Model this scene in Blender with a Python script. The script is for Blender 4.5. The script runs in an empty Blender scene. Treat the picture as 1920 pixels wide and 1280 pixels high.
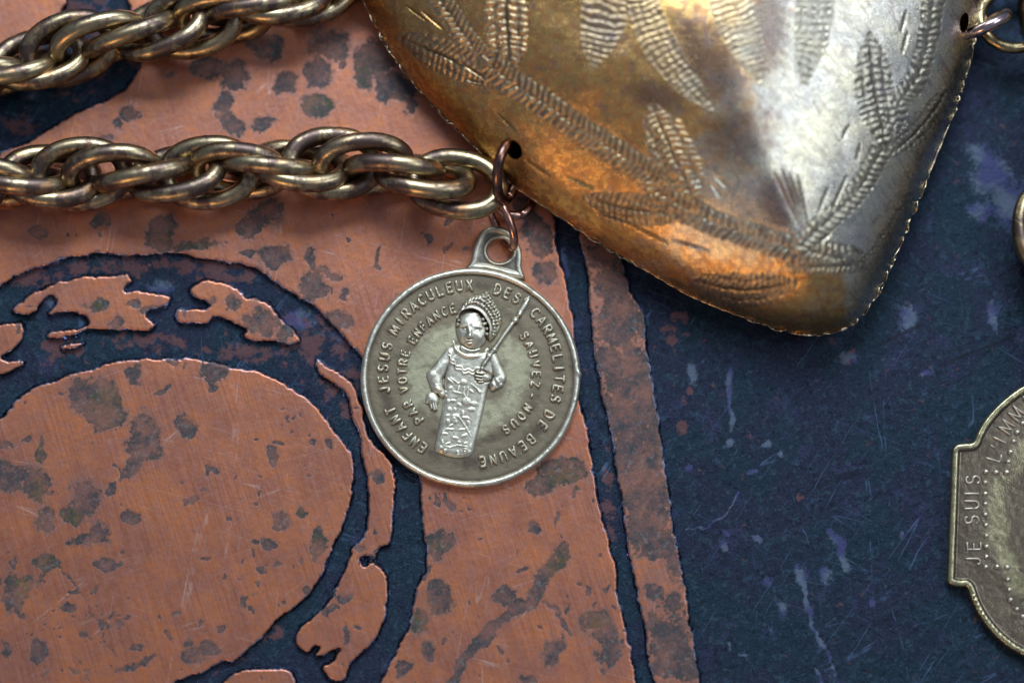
import bpy, math, random
import numpy as np
from mathutils import Vector, Matrix

random.seed(4)
S = bpy.context.scene
S.unit_settings.scale_length = 0.005            # one unit is five millimetres: a macro close-up
COL = S.collection

# ------------------------------------------------------------------ camera
W0, H0 = 1920.0, 1280.0
DIST = 50.0
cdir = Vector((-0.05, -0.13, 1.0)).normalized()
CAM = cdir * DIST
cam = bpy.data.cameras.new('camera')
camo = bpy.data.objects.new('camera', cam); COL.objects.link(camo)
camo.location = CAM
camo.rotation_euler = (-cdir).to_track_quat('-Z', 'Y').to_euler()
cam.sensor_width = 36; cam.lens = 36 * DIST / 19.2
cam.clip_start = 0.5; cam.clip_end = 400
cam.dof.use_dof = True
cam.dof.focus_distance = DIST - 0.38
cam.dof.aperture_fstop = 0.036
cam.dof.aperture_blades = 7
S.camera = camo
RM = np.array(camo.rotation_euler.to_matrix())
FPX = DIST * 100.0
CN = np.array(CAM)

def P(px, py, z=0.0):
    """point of the world that stands at height z on the sight line of a photo pixel (works on arrays)"""
    px, py, z = np.broadcast_arrays(np.asarray(px, float), np.asarray(py, float), np.asarray(z, float))
    d = np.stack([(px - W0/2)/FPX, (H0/2 - py)/FPX, -np.ones_like(px)], -1) @ RM.T
    t = (z - CN[2]) / d[..., 2]
    return CN + d * t[..., None]

# ------------------------------------------------------------------ light
S.view_settings.view_transform = 'Standard'
S.view_settings.look = 'None'
S.view_settings.exposure = 0.16
S.view_settings.gamma = 1.0
w = bpy.data.worlds.new('World'); S.world = w; w.use_nodes = True
bg = w.node_tree.nodes['Background']
bg.inputs['Color'].default_value = (0.36, 0.43, 0.60, 1)
bg.inputs['Strength'].default_value = 0.33

def area(name, az, el, dist, sx, sy, power, color):
    l = bpy.data.lights.new(name, 'AREA'); l.shape = 'RECTANGLE'
    l.size = sx; l.size_y = sy; l.energy = power; l.color = color
    o = bpy.data.objects.new(name, l); COL.objects.link(o)
    a, e = math.radians(az), math.radians(el)
    d = Vector((math.cos(e)*math.cos(a), math.cos(e)*math.sin(a), math.sin(e)))
    o.location = d * dist
    o.rotation_euler = (-d).to_track_quat('-Z', 'Y').to_euler()
    return o
area('window_light', 68, 46, 80, 44, 34, 60000, (0.76, 0.87, 1.0))
area('side_window_light', -4, 52, 80, 30, 30, 14500, (0.80, 0.88, 1.0))
area('added_warm_fill', 222, 34, 80, 20, 14, 9500, (1.0, 0.55, 0.22))  # added fill, no such lamp known: strengthens orange glints bounced off the copper

# ------------------------------------------------------------------ numpy helpers
_rng = np.random.RandomState(7)
_LAT = _rng.rand(8, 256, 256)
def vnoise(x, y, k=0):
    xi = np.floor(x).astype(int); yi = np.floor(y).astype(int)
    fx = x - xi; fy = y - yi
    fx = fx*fx*(3-2*fx); fy = fy*fy*(3-2*fy)
    L = _LAT[k % 8]
    a = L[yi & 255, xi & 255]; b = L[yi & 255, (xi+1) & 255]
    c = L[(yi+1) & 255, xi & 255]; d = L[(yi+1) & 255, (xi+1) & 255]
    return (a*(1-fx)+b*fx)*(1-fy) + (c*(1-fx)+d*fx)*fy
def fbm(x, y, scale, octs=4, k=0):
    s = 0; amp = 1; tot = 0; f = 1.0/scale
    for i in range(octs):
        s = s + amp*(vnoise(x*f + 17.3*i + 31*k, y*f + 9.1*i + 57*k, k+i) - 0.5)
        tot += amp; amp *= 0.5; f *= 2.03
    return s/tot*2            # about -1..1
def sstep(a, b, x):
    t = np.clip((x-a)/(b-a), 0, 1); return t*t*(3-2*t)
def catmull(pts, n=6, closed=True):
    p = np.array(pts, float); N = len(p); out = []
    rng = range(N) if closed else range(N-1)
    for i in rng:
        if closed: a, b, c, d = p[(i-1) % N], p[i], p[(i+1) % N], p[(i+2) % N]
        else: a, b, c, d = p[max(i-1, 0)], p[i], p[i+1], p[min(i+2, N-1)]
        for j in range(n):
            t = j/n
            out.append(0.5*((2*b)+(-a+c)*t+(2*a-5*b+4*c-d)*t*t+(-a+3*b-3*c+d)*t**3))
    if not closed: out.append(p[-1])
    return np.array(out)
def sdpoly(X, Y, pts):
    """signed distance, positive inside"""
    p = np.asarray(pts, float); N = len(p)
    D = np.full(X.shape, 1e18); ins = np.zeros(X.shape, bool)
    for i in range(N):
        ax, ay = p[i]; bx, by = p[(i+1) % N]
        ex, ey = bx-ax, by-ay; L2 = ex*ex+ey*ey
        if L2 < 1e-12: continue
        wx, wy = X-ax, Y-ay
        t = np.clip((wx*ex+wy*ey)/L2, 0, 1)
        dx = wx-ex*t; dy = wy-ey*t
        np.minimum(D, dx*dx+dy*dy, out=D)
        c = ((ay <= Y) & (by > Y)) | ((by <= Y) & (ay > Y))
        if ey != 0:
            ins ^= c & (X < ax + (Y-ay)*ex/ey)
    D = np.sqrt(D)
    return np.where(ins, D, -D)
def ribbon(X, Y, pts):
    """arc length and signed offset from a polyline, and its length"""
    p = np.asarray(pts, float); D = np.full(X.shape, 1e18); U = np.zeros(X.shape); V = np.zeros(X.shape); s = 0
    for i in range(len(p)-1):
        ax, ay = p[i]; ex, ey = p[i+1]-p[i]; L = math.hypot(ex, ey)
        if L < 1e-9: continue
        wx, wy = X-ax, Y-ay
        t = np.clip((wx*ex+wy*ey)/L/L, 0, 1)
        d = np.hypot(wx-ex*t, wy-ey*t)
        m = d < D
        D = np.where(m, d, D); U = np.where(m, s+t*L, U)
        V = np.where(m, np.sign(ex*wy-ey*wx)*d, V); s += L
    return U, V, s
def boxblur(a, n, it=3):
    for _ in range(it):
        for ax in (0, 1):
            b = np.pad(a, [(n, n) if k == ax else (0, 0) for k in (0, 1)], mode='edge')
            c = np.cumsum(b, axis=ax); c = np.insert(c, 0, 0, axis=ax)
            if ax == 0: a = (c[2*n+1:, :]-c[:-2*n-1, :])/(2*n+1)
            else: a = (c[:, 2*n+1:]-c[:, :-2*n-1])/(2*n+1)
    return a

# ------------------------------------------------------------------ object helpers
def link_mesh(name, V, F, mat, parent=None, attrs=None, smooth=True, center=None, flat_from=None):
    V = np.asarray(V, float)
    if center is None: center = (V.min(0)+V.max(0))/2
    center = np.asarray(center, float)
    me = bpy.data.meshes.new(name)
    F = np.asarray(F)
    k = F.shape[1]
    me.vertices.add(len(V)); me.vertices.foreach_set('co', (V-center).astype(np.float32).ravel())
    me.loops.add(F.size); me.loops.foreach_set('vertex_index', F.astype(np.int32).ravel())
    me.polygons.add(len(F)); me.polygons.foreach_set('loop_start', np.arange(0, F.size, k, dtype=np.int32))
    me.update(calc_edges=True)
    me.polygons.foreach_set('use_smooth', np.full(len(F), bool(smooth)))
    if attrs:
        for an, av in attrs.items():
            at = me.attributes.new(an, 'FLOAT', 'POINT'); at.data.foreach_set('value', np.asarray(av, np.float32).ravel())
    me.validate(); me.update()
    me.materials.append(mat)
    o = bpy.data.objects.new(name, me); COL.objects.link(o)
    if parent is not None:
        o.parent = parent; o.location = Vector(center) - parent.location
    else: o.location = center
    return o
def thing(name, loc, label, cat, group=None):
    o = bpy.data.objects.new(name, None); COL.objects.link(o)
    o.location = Vector([float(c) for c in loc]); o.empty_display_size = 0.3
    tag(o, label, cat, group); return o
def tag(o, label=None, cat=None, group=None, kind=None):
    if label: o['label'] = label
    if cat: o['category'] = cat
    if group: o['group'] = group
    if kind: o['kind'] = kind
    return o

def masked(X, Y, d, Z, zbot=None, attrs=None, keep=None):
    """quads of a pixel grid where d > 0; the rim is pulled onto d = 0; an own skirt goes down to zbot"""
    ny, nx = X.shape
    gy, gx = np.gradient(d)
    dyp = np.gradient(Y, axis=0); dxp = np.gradient(X, axis=1)
    gx = gx/dxp; gy = gy/dyp
    g2 = gx*gx+gy*gy+1e-9
    ins = d > 0
    cell = ins[:-1, :-1] | ins[:-1, 1:] | ins[1:, :-1] | ins[1:, 1:]
    lim = 2.5*max(abs(X[0, 1]-X[0, 0]), 1e-6)
    k = np.where(ins, 0, -d/g2)
    sx = np.clip(gx*k, -lim, lim); sy = np.clip(gy*k, -lim, lim)
    PX = X+sx; PY = Y+sy
    idx = np.arange(ny*nx).reshape(ny, nx)
    q = np.stack([idx[1:, :-1], idx[1:, 1:], idx[:-1, 1:], idx[:-1, :-1]], -1)[cell]
    used = np.unique(q); rem = np.full(ny*nx, -1); rem[used] = np.arange(len(used))
    q = rem[q]
    V = P(PX.ravel()[used], PY.ravel()[used], Z.ravel()[used])
    A = {a: v.ravel()[used] for a, v in (attrs or {}).items()}
    if zbot is not None:
        e = np.concatenate([q[:, [0, 1]], q[:, [1, 2]], q[:, [2, 3]], q[:, [3, 0]]])
        key = np.sort(e, 1); kk = key[:, 0].astype(np.int64)*len(used)+key[:, 1]
        _, inv, cnt = np.unique(kk, return_inverse=True, return_counts=True)
        be = e[cnt[inv] == 1]
        bv = np.unique(be); m = np.full(len(used), -1); m[bv] = np.arange(len(bv))
        n = len(V)
        top = V[bv].copy(); bot = V[bv].copy(); bot[:, 2] = zbot
        V = np.concatenate([V, top, bot])
        a = m[be[:, 0]]; b = m[be[:, 1]]
        sk = np.stack([n+a, n+len(bv)+a, n+len(bv)+b, n+b], -1)
        q = np.concatenate([q, sk])
        A = {an: np.concatenate([v, v[bv], v[bv]]) for an, v in A.items()}
    return V, q, A

def grid(x0, x1, y0, y1, st):
    xs = np.arange(x0, x1+st, st); ys = np.arange(y0, y1+st, st)
    return np.meshgrid(xs, ys)

def tube_geo(pts, r, closed=False, sides=10, cap=True):
    p = np.asarray(pts, float); N = len(p)
    r = np.broadcast_to(np.asarray(r, float), (N,))
    if closed: t = np.roll(p, -1, 0)-np.roll(p, 1, 0)
    else: t = np.gradient(p, axis=0)
    t /= np.linalg.norm(t, axis=1)[:, None]+1e-12
    a = np.array([0, 0, 1.0]) if abs(t[0][2]) < 0.9 else np.array([1.0, 0, 0])
    n = a-t[0]*a.dot(t[0]); n /= np.linalg.norm(n)
    fr = [n]
    for i in range(1, N):
        n = fr[-1]-t[i]*fr[-1].dot(t[i]); n /= np.linalg.norm(n)+1e-12; fr.append(n)
    fr = np.array(fr)
    if closed:
        b0 = np.cross(t[0], fr[0]); e = fr[-1]-t[0]*fr[-1].dot(t[0])
        ang = math.atan2(e.dot(b0), e.dot(fr[0]))
        bb = np.cross(t, fr); w = -ang*np.arange(N)/(N-1)
        fr = fr*np.cos(w)[:, None]+bb*np.sin(w)[:, None]
    b = np.cross(t, fr)
    th = np.arange(sides)*2*math.pi/sides
    V = p[:, None, :]+r[:, None, None]*(fr[:, None, :]*np.cos(th)[None, :, None]+b[:, None, :]*np.sin(th)[None, :, None])
    V = V.reshape(-1, 3)
    F = []
    for i in range(N if closed else N-1):
        j = (i+1) % N
        for k in range(sides):
            l = (k+1) % sides
            F.append((i*sides+k, i*sides+l, j*sides+l, j*sides+k))
    if not closed and cap:
        for i, s in ((0, -1), (N-1, 1)):
            base = len(V)
            ring = V[i*sides:(i+1)*sides]
            inner = p[i]+(ring-p[i])*0.6+t[i]*s*r[i]*0.55
            tip = p[i]+t[i]*s*r[i]*0.8
            V = np.concatenate([V, inner, [tip]])
            for k in range(sides):
                l = (k+1) % sides
                F.append((i*sides+k, i*sides+l, base+l, base+k)[::(-1 if s < 0 else 1)])
                F.append((base+k, base+l, base+sides, base+sides)[::(-1 if s < 0 else 1)])
    return V, F
def merge(geos):
    Vs = []; Fs = []; n = 0
    for V, F in geos:
        Vs.append(V); Fs += [tuple(i+n for i in f) for f in F]; n += len(V)
    return np.concatenate(Vs), Fs
def link_py(name, V, F, mat, parent=None, center=None, smooth=True):
    V = np.asarray(V, float)
    if center is None: center = (V.min(0)+V.max(0))/2
    me = bpy.data.meshes.new(name)
    G = []
    for f in F:
        g = []
        for i in f:
            if i not in g: g.append(int(i))
        if len(g) > 2: G.append(g)
    me.from_pydata([tuple(v) for v in (V-center)], [], G)
    me.polygons.foreach_set('use_smooth', np.full(len(G), smooth)); me.update()
    me.materials.append(mat)
    o = bpy.data.objects.new(name, me); COL.objects.link(o)
    c = Vector([float(a) for a in center])
    if parent is not None: o.parent = parent; o.location = c-parent.location
    else: o.location = c
    return o

# ------------------------------------------------------------------ material helpers
class NT:
    def __init__(s, name):
        s.m = bpy.data.materials.new(name); s.m.use_nodes = True
        s.t = s.m.node_tree; s.n = s.t.nodes; s.b = s.n['Principled BSDF']
    def put(s, sock, v):
        if isinstance(v, bpy.types.NodeSocket): s.t.links.new(v, sock)
        elif isinstance(v, (tuple, list)):
            sock.default_value = tuple(v) + ((1,) if len(v) == 3 and sock.type == 'RGBA' else ())
        else: sock.default_value = v
    def pos(s): return s.n.new('ShaderNodeNewGeometry').outputs['Position']
    def obj(s):
        c = s.n.new('ShaderNodeTexCoord').outputs['Object']
        r = s.n.new('ShaderNodeObjectInfo').outputs['Random']
        a = s.n.new('ShaderNodeVectorMath'); a.operation = 'MULTIPLY_ADD'
        cx = s.n.new('ShaderNodeCombineXYZ'); s.put(cx.inputs[0], r); s.put(cx.inputs[1], r); s.put(cx.inputs[2], r)
        s.put(a.inputs[0], cx.outputs[0]); a.inputs[1].default_value = (37, 61, 23); s.put(a.inputs[2], c)
        return a.outputs[0]
    def mapv(s, v, scale=(1, 1, 1), rot=(0, 0, 0), loc=(0, 0, 0)):
        if rot != (0, 0, 0):
            m0 = s.n.new('ShaderNodeMapping'); s.put(m0.inputs['Vector'], v); m0.inputs['Rotation'].default_value = rot
            v = m0.outputs[0]; rot = (0, 0, 0)
        m = s.n.new('ShaderNodeMapping'); s.put(m.inputs['Vector'], v)
        m.inputs['Scale'].default_value = scale; m.inputs['Rotation'].default_value = rot; m.inputs['Location'].default_value = loc
        return m.outputs[0]
    def noise(s, v, scale, detail=4, rough=0.55, dist=0.0):
        n = s.n.new('ShaderNodeTexNoise'); s.put(n.inputs['Vector'], v)
        n.inputs['Scale'].default_value = scale; n.inputs['Detail'].default_value = detail
        n.inputs['Roughness'].default_value = rough; n.inputs['Distortion'].default_value = dist
        return n.outputs['Fac']
    def voro(s, v, scale, out='Distance'):
        n = s.n.new('ShaderNodeTexVoronoi'); s.put(n.inputs['Vector'], v); n.inputs['Scale'].default_value = scale
        return n.outputs[out]
    def math(s, op, a, b=0.0, c=None):
        n = s.n.new('ShaderNodeMath'); n.operation = op; s.put(n.inputs[0], a); s.put(n.inputs[1], b)
        if c is not None: s.put(n.inputs[2], c)
        return n.outputs[0]
    def ramp(s, v, a, b, lo=0.0, hi=1.0):
        n = s.n.new('ShaderNodeMapRange'); n.interpolation_type = 'SMOOTHSTEP'
        s.put(n.inputs[0], v); n.inputs[1].default_value = a; n.inputs[2].default_value = b
        n.inputs[3].default_value = lo; n.inputs[4].default_value = hi
        return n.outputs[0]
    def mix(s, f, a, b, mode='MIX'):
        n = s.n.new('ShaderNodeMix'); n.data_type = 'RGBA'; n.blend_type = mode
        s.put(n.inputs[0], f); s.put(n.inputs[6], a); s.put(n.inputs[7], b)
        return n.outputs[2]
    def attr(s, name):
        n = s.n.new('ShaderNodeAttribute'); n.attribute_name = name; return n.outputs['Fac']
    def bump(s, h, strength, dist=0.02, nrm=None):
        n = s.n.new('ShaderNodeBump'); s.put(n.inputs['Height'], h)
        n.inputs['Strength'].default_value = strength; n.inputs['Distance'].default_value = dist
        if nrm is not None: s.put(n.inputs['Normal'], nrm)
        return n.outputs[0]
    def out(s, **k):
        for a, v in k.items(): s.put(s.b.inputs[a.replace('_', ' ')], v)
        return s.m

def mat_copper(name, tone=0.0):
    n = NT(name); p = n.pos()
    st = n.attr('stain'); gr = n.attr('green')
    nz = n.noise(p, 4.0, 8, 0.65); n2 = n.noise(p, 14.0, 5, 0.6)
    s = n.math('ADD', st, n.math('MULTIPLY', n.math('SUBTRACT', nz, 0.5), 0.85))
    s = n.math('ADD', s, n.math('MULTIPLY', n.math('SUBTRACT', n2, 0.5), 0.55))
    wid = n.ramp(n.noise(p, 1.9, 3), 0.40, 0.60, 0.015, 0.11)
    mm = n.n.new('ShaderNodeMapRange'); mm.interpolation_type = 'SMOOTHSTEP'; n.put(mm.inputs[0], s)
    n.put(mm.inputs[1], n.math('SUBTRACT', 0.50, wid)); n.put(mm.inputs[2], n.math('ADD', 0.50, wid))
    m = mm.outputs[0]
    edge = n.math('MULTIPLY', m, n.ramp(s, 0.58, 0.72, 1, 0))
    # tiny specks
    v = n.voro(n.mapv(p, (1, 1, 0.01)), 5.5)
    vm = n.noise(p, 1.2, 2)
    sp = n.math('MULTIPLY', n.ramp(n.math('ADD', v, n.math('MULTIPLY', n2, 0.16)), 0.13, 0.17, 1, 0), n.ramp(vm, 0.50, 0.56))
    v2 = n.voro(n.mapv(p, (1, 1, 0.01), loc=(3, 7, 0)), 13)
    sp2 = n.math('MULTIPLY', n.ramp(n.math('ADD', v2, n.math('MULTIPLY', n2, 0.2)), 0.20, 0.26, 1, 0), n.ramp(n.noise(p, 0.9, 2), 0.53, 0.60))
    # brushed grain
    gy = n.noise(n.mapv(p, (38, 0.5, 1), (0, 0, 0.05)), 1, 6, 0.7)
    gd = n.noise(n.mapv(p, (50, 0.35, 1), (0, 0, 1.15)), 1, 5, 0.7)
    base = n.mix(n.ramp(n.noise(p, 1.1, 5, 0.6), 0.35, 0.65), (0.62, 0.215, 0.088), (0.40, 0.152, 0.095))
    base = n.mix(n.ramp(n.noise(p, 7, 5, 0.6), 0.35, 0.75, 0, 0.45), base, (0.56, 0.26, 0.175))
    base = n.mix(n.ramp(n.noise(p, 6.5, 6, 0.7), 0.46, 0.62, 0, 0.55), base, (0.44, 0.195, 0.165))
    base = n.mix(n.ramp(n.noise(p, 13, 6, 0.75), 0.52, 0.66, 0, 0.5), base, (0.50, 0.24, 0.10))
    base = n.mix(n.ramp(n.noise(p, 22, 6, 0.75), 0.50, 0.68, 0, 0.5), base, (0.31, 0.12, 0.085))
    base = n.mix(n.ramp(n.noise(p, 3.3, 8, 0.75), 0.60, 0.72, 0, 0.5), base, (0.52, 0.34, 0.33))
    base = n.mix(n.ramp(gy, 0.35, 0.75, 0, 0.30), base, (0.50, 0.235, 0.155))
    base = n.mix(n.math('MULTIPLY', n.ramp(gd, 0.58, 0.70, 0, 0.35), n.ramp(n.noise(p, 0.7, 3), 0.42, 0.6)), base, (0.54, 0.28, 0.20))
    # a few light scratches
    for k, (rot, thr) in enumerate(((0.5, 0.012), (2.2, 0.010), (1.25, 0.009), (1.62, 0.008))):
        q = n.mapv(p, (1.3+0.5*k, 0.035, 1), (0, 0, rot), (k*5.3, k*2.1, 0))
        e = n.math('ABSOLUTE', n.math('SUBTRACT', n.noise(q, 1.0, 2, 0.4, 0.2), 0.5))
        msk = n.ramp(n.noise(p, 1.3+0.3*k, 3), 0.48, 0.62)
        sc = n.math('MULTIPLY', n.ramp(e, 0.0, thr*0.28, 1, 0), msk)
        base = n.mix(n.math('MULTIPLY', sc, 0.45), base, (0.78, 0.56, 0.48))
    tcol = n.mix(n.ramp(n.noise(p, 5, 6, 0.7), 0.42, 0.58), (0.034, 0.047, 0.055), (0.085, 0.062, 0.065))
    tcol = n.mix(n.math('MULTIPLY', gr, n.ramp(n.noise(p, 9, 4), 0.35, 0.6)), tcol, (0.040, 0.062, 0.026))
    tcol = n.mix(n.ramp(n.noise(p, 11, 5), 0.56, 0.68, 0, 0.8), tcol, (0.11, 0.155, 0.16))
    tcol = n.mix(n.ramp(n.noise(p, 2.2, 5), 0.55, 0.68, 0, 0.6), tcol, (0.19, 0.095, 0.075))
    inn = n.ramp(n.math('ADD', s, n.math('MULTIPLY', n.math('SUBTRACT', n2, 0.5), 0.5)), 0.60, 0.86)
    tcol = n.mix(n.math('MULTIPLY', inn, n.ramp(n.noise(p, 1.6, 2), 0.50, 0.62, 0, 0.6)), tcol, (0.12, 0.066, 0.060))
    tcol = n.mix(n.math('MULTIPLY', edge, 0.55), tcol, (0.026, 0.042, 0.040))
    tcol = n.mix(n.ramp(n.noise(p, 26, 4, 0.7), 0.45, 0.70, 0, 0.5), tcol, (0.018, 0.024, 0.030))
    opa = n.math('MULTIPLY', n.ramp(n.noise(p, 2.3, 5, 0.7), 0.36, 0.58, 0.74, 0.98), n.ramp(n.noise(p, 12, 6, 0.75), 0.30, 0.52, 0.72, 1.0))
    c = n.mix(n.math('MULTIPLY', m, opa), base, tcol)
    c = n.mix(n.math('MULTIPLY', sp, 0.85), c, (0.06, 0.07, 0.06))
    c = n.mix(n.math('MULTIPLY', sp2, 0.75), c, (0.11, 0.075, 0.06))
    c = n.mix(n.math('MULTIPLY', n.math('MULTIPLY', n.ramp(s, 0.36, 0.43), n.ramp(s, 0.44, 0.48, 1, 0)), 0.35), c, (0.40, 0.27, 0.25))
    # purplish bloom of half-formed tarnish
    c = n.mix(n.math('MULTIPLY', n.math('MULTIPLY', n.ramp(s, 0.28, 0.50), n.math('SUBTRACT', 1.0, m)), 0.35), c, (0.20, 0.12, 0.11))
    # relief walls: near-black and blue-white metal, painting the edges' shade and glints
    wall = n.attr('wall')
    c = n.mix(wall, c, n.mix(n.math('MULTIPLY', n.ramp(n2, 0.40, 0.56), n.ramp(n.noise(p, 2.6, 3), 0.42, 0.58, 0.15, 1)), (0.03, 0.035, 0.05), (0.50, 0.60, 0.84)))
    allm = n.math('MAXIMUM', m, n.math('MAXIMUM', sp, sp2))
    rough = n.math('ADD', n.math('MULTIPLY', allm, 0.12), n.ramp(gy, 0.3, 0.7, 0.36, 0.48))
    metal = n.math('MAXIMUM', n.math('SUBTRACT', 0.78, n.math('MULTIPLY', allm, 0.66)), wall)
    rough = n.math('SUBTRACT', rough, n.math('MULTIPLY', wall, 0.16))
    h = n.math('ADD', n.math('MULTIPLY', gy, 0.4), n.math('MULTIPLY', allm, -0.12))
    h = n.math('ADD', h, n.math('MULTIPLY', n2, 0.5))
    return n.out(Base_Color=c, Roughness=rough, Metallic=metal, Specular_IOR_Level=0.28, Normal=n.bump(h, 0.35, 0.012))

def mat_ground():
    n = NT('dark_patina'); p = n.pos()
    a = n.noise(p, 0.55, 6, 0.62); b = n.noise(p, 4.5, 8, 0.75); c3 = n.noise(p, 19, 5, 0.7)
    c = n.mix(n.ramp(a, 0.44, 0.56), (0.008, 0.022, 0.034), (0.013, 0.017, 0.036))
    c = n.mix(n.ramp(n.noise(p, 1.3, 8, 0.72), 0.56, 0.62, 0, 0.75), c, (0.026, 0.027, 0.066))
    c = n.mix(n.ramp(b, 0.53, 0.62, 0, 0.8), c, (0.026, 0.055, 0.080))
    c = n.mix(n.ramp(n.noise(p, 7.5, 8, 0.78), 0.52, 0.60, 0, 0.85), c, (0.003, 0.005, 0.009))
    c = n.mix(n.ramp(c3, 0.57, 0.70, 0, 0.8), c, (0.052, 0.078, 0.130))
    c = n.mix(n.ramp(c3, 0.34, 0.44, 0.85, 0), c, (0.002, 0.003, 0.005))
    v = n.voro(n.mapv(p, (1, 1, 0.01)), 3.4)
    c = n.mix(n.math('MULTIPLY', n.ramp(n.math('ADD', v, n.math('MULTIPLY', b, 0.3)), 0.22, 0.30, 1, 0), 0.45), c, (0.045, 0.075, 0.08))
    v = n.voro(n.mapv(p, (1, 1, 0.01), loc=(2, 5, 0)), 9.0)
    c = n.mix(n.math('MULTIPLY', n.ramp(n.math('ADD', v, n.math('MULTIPLY', b, 0.3)), 0.24, 0.32, 1, 0), 0.4), c, (0.05, 0.075, 0.095))
    # rusty-orange specks of copper showing through
    ru = n.attr('rust')
    c = n.mix(n.math('MULTIPLY', n.ramp(n.math('ADD', n.noise(p, 9, 6, 0.7), n.math('MULTIPLY', ru, 0.17)), 0.76, 0.82), 0.8), c, (0.26, 0.095, 0.05))
    c = n.mix(n.ramp(n.math('ADD', n.noise(p, 3.5, 6, 0.65), n.math('MULTIPLY', ru, 0.24)), 0.62, 0.72, 0, 0.9), c, (0.115, 0.052, 0.048))
    pale = n.attr('pale')
    pm = n.ramp(n.math('ADD', pale, n.math('MULTIPLY', n.math('SUBTRACT', n.noise(p, 11, 8, 0.75), 0.5), 1.7)), 0.42, 0.85)
    c = n.mix(n.math('MULTIPLY', pm, 0.7), c, n.mix(n.ramp(n.noise(p, 2.0, 3), 0.42, 0.58), (0.060, 0.064, 0.175), (0.12, 0.16, 0.22)))
    dk = n.attr('dark')
    c = n.mix(n.math('MULTIPLY', n.ramp(n.math('ADD', dk, n.math('MULTIPLY', n.math('SUBTRACT', b, 0.5), 0.8)), 0.4, 0.6), 0.8), c, (0.008, 0.010, 0.016))
    for k, (rot, f) in enumerate(((0.95, 0.5), (2.3, 0.35), (0.25, 0.35), (1.5, 0.3))):
        q = n.mapv(p, (1.5, 0.06, 1), (0, 0, rot), (k*3.3, k*7.1, 0))
        e = n.math('ABSOLUTE', n.math('SUBTRACT', n.noise(q, 1.0, 1, 0.4, 0.1), 0.5))
        c = n.mix(n.math('MULTIPLY', n.math('MULTIPLY', n.ramp(e, 0, 0.0024, 1, 0), n.ramp(n.noise(p, 1.7+k*.3, 3), 0.45, 0.62)), f), c, (0.12, 0.20, 0.36))
    rough = n.ramp(b, 0.3, 0.7, 0.34, 0.55)
    h = n.math('ADD', n.math('MULTIPLY', b, 1.0), n.math('MULTIPLY', c3, 0.7))
    return n.out(Base_Color=c, Roughness=rough, Metallic=0.0, Specular_IOR_Level=0.26, Specular_Tint=(0.55, 0.72, 1.0), Normal=n.bump(h, 0.8, 0.035))

def mat_brass_wire():
    n = NT('antique_brass_wire'); p = n.obj()
    a = n.noise(p, 1.7, 5, 0.6, 0.4); b = n.noise(p, 9, 5, 0.65)
    c = n.mix(n.ramp(b, 0.3, 0.7), (0.50, 0.40, 0.235), (0.35, 0.27, 0.155))
    t = n.math('ADD', a, n.math('MULTIPLY', n.math('SUBTRACT', b, 0.5), 0.22))
    c = n.mix(n.ramp(t, 0.44, 0.58, 0, 0.92), c, (0.105, 0.070, 0.065))
    c = n.mix(n.ramp(n.noise(p, 3.0, 4), 0.55, 0.7, 0, 0.6), c, (0.50, 0.27, 0.12))
    c = n.mix(n.ramp(n.noise(p, 40, 3), 0.60, 0.75, 0, 0.5), c, (0.10, 0.08, 0.07))
    sq = n.noise(n.mapv(p, (4, 70, 70)), 1, 3)
    c = n.mix(n.ramp(sq, 0.55, 0.70, 0, 0.35), c, (0.14, 0.11, 0.08))
    r = n.ramp(t, 0.4, 0.65, 0.31, 0.45)
    h = n.math('ADD', n.math('MULTIPLY', b, 0.6), n.noise(p, 45, 3))
    return n.out(Base_Color=c, Roughness=r, Metallic=1.0, Normal=n.bump(h, 0.22, 0.012))

def mat_bronze_ring(name, ca, cb, rough=0.25):
    n = NT(name); p = n.pos(); b = n.noise(p, 8, 5, 0.6)
    c = n.mix(n.ramp(b, 0.4, 0.65), ca, cb)
    return n.out(Base_Color=c, Roughness=rough, Metallic=1.0, Normal=n.bump(n.noise(p, 30, 3), 0.15, 0.01))

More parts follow.
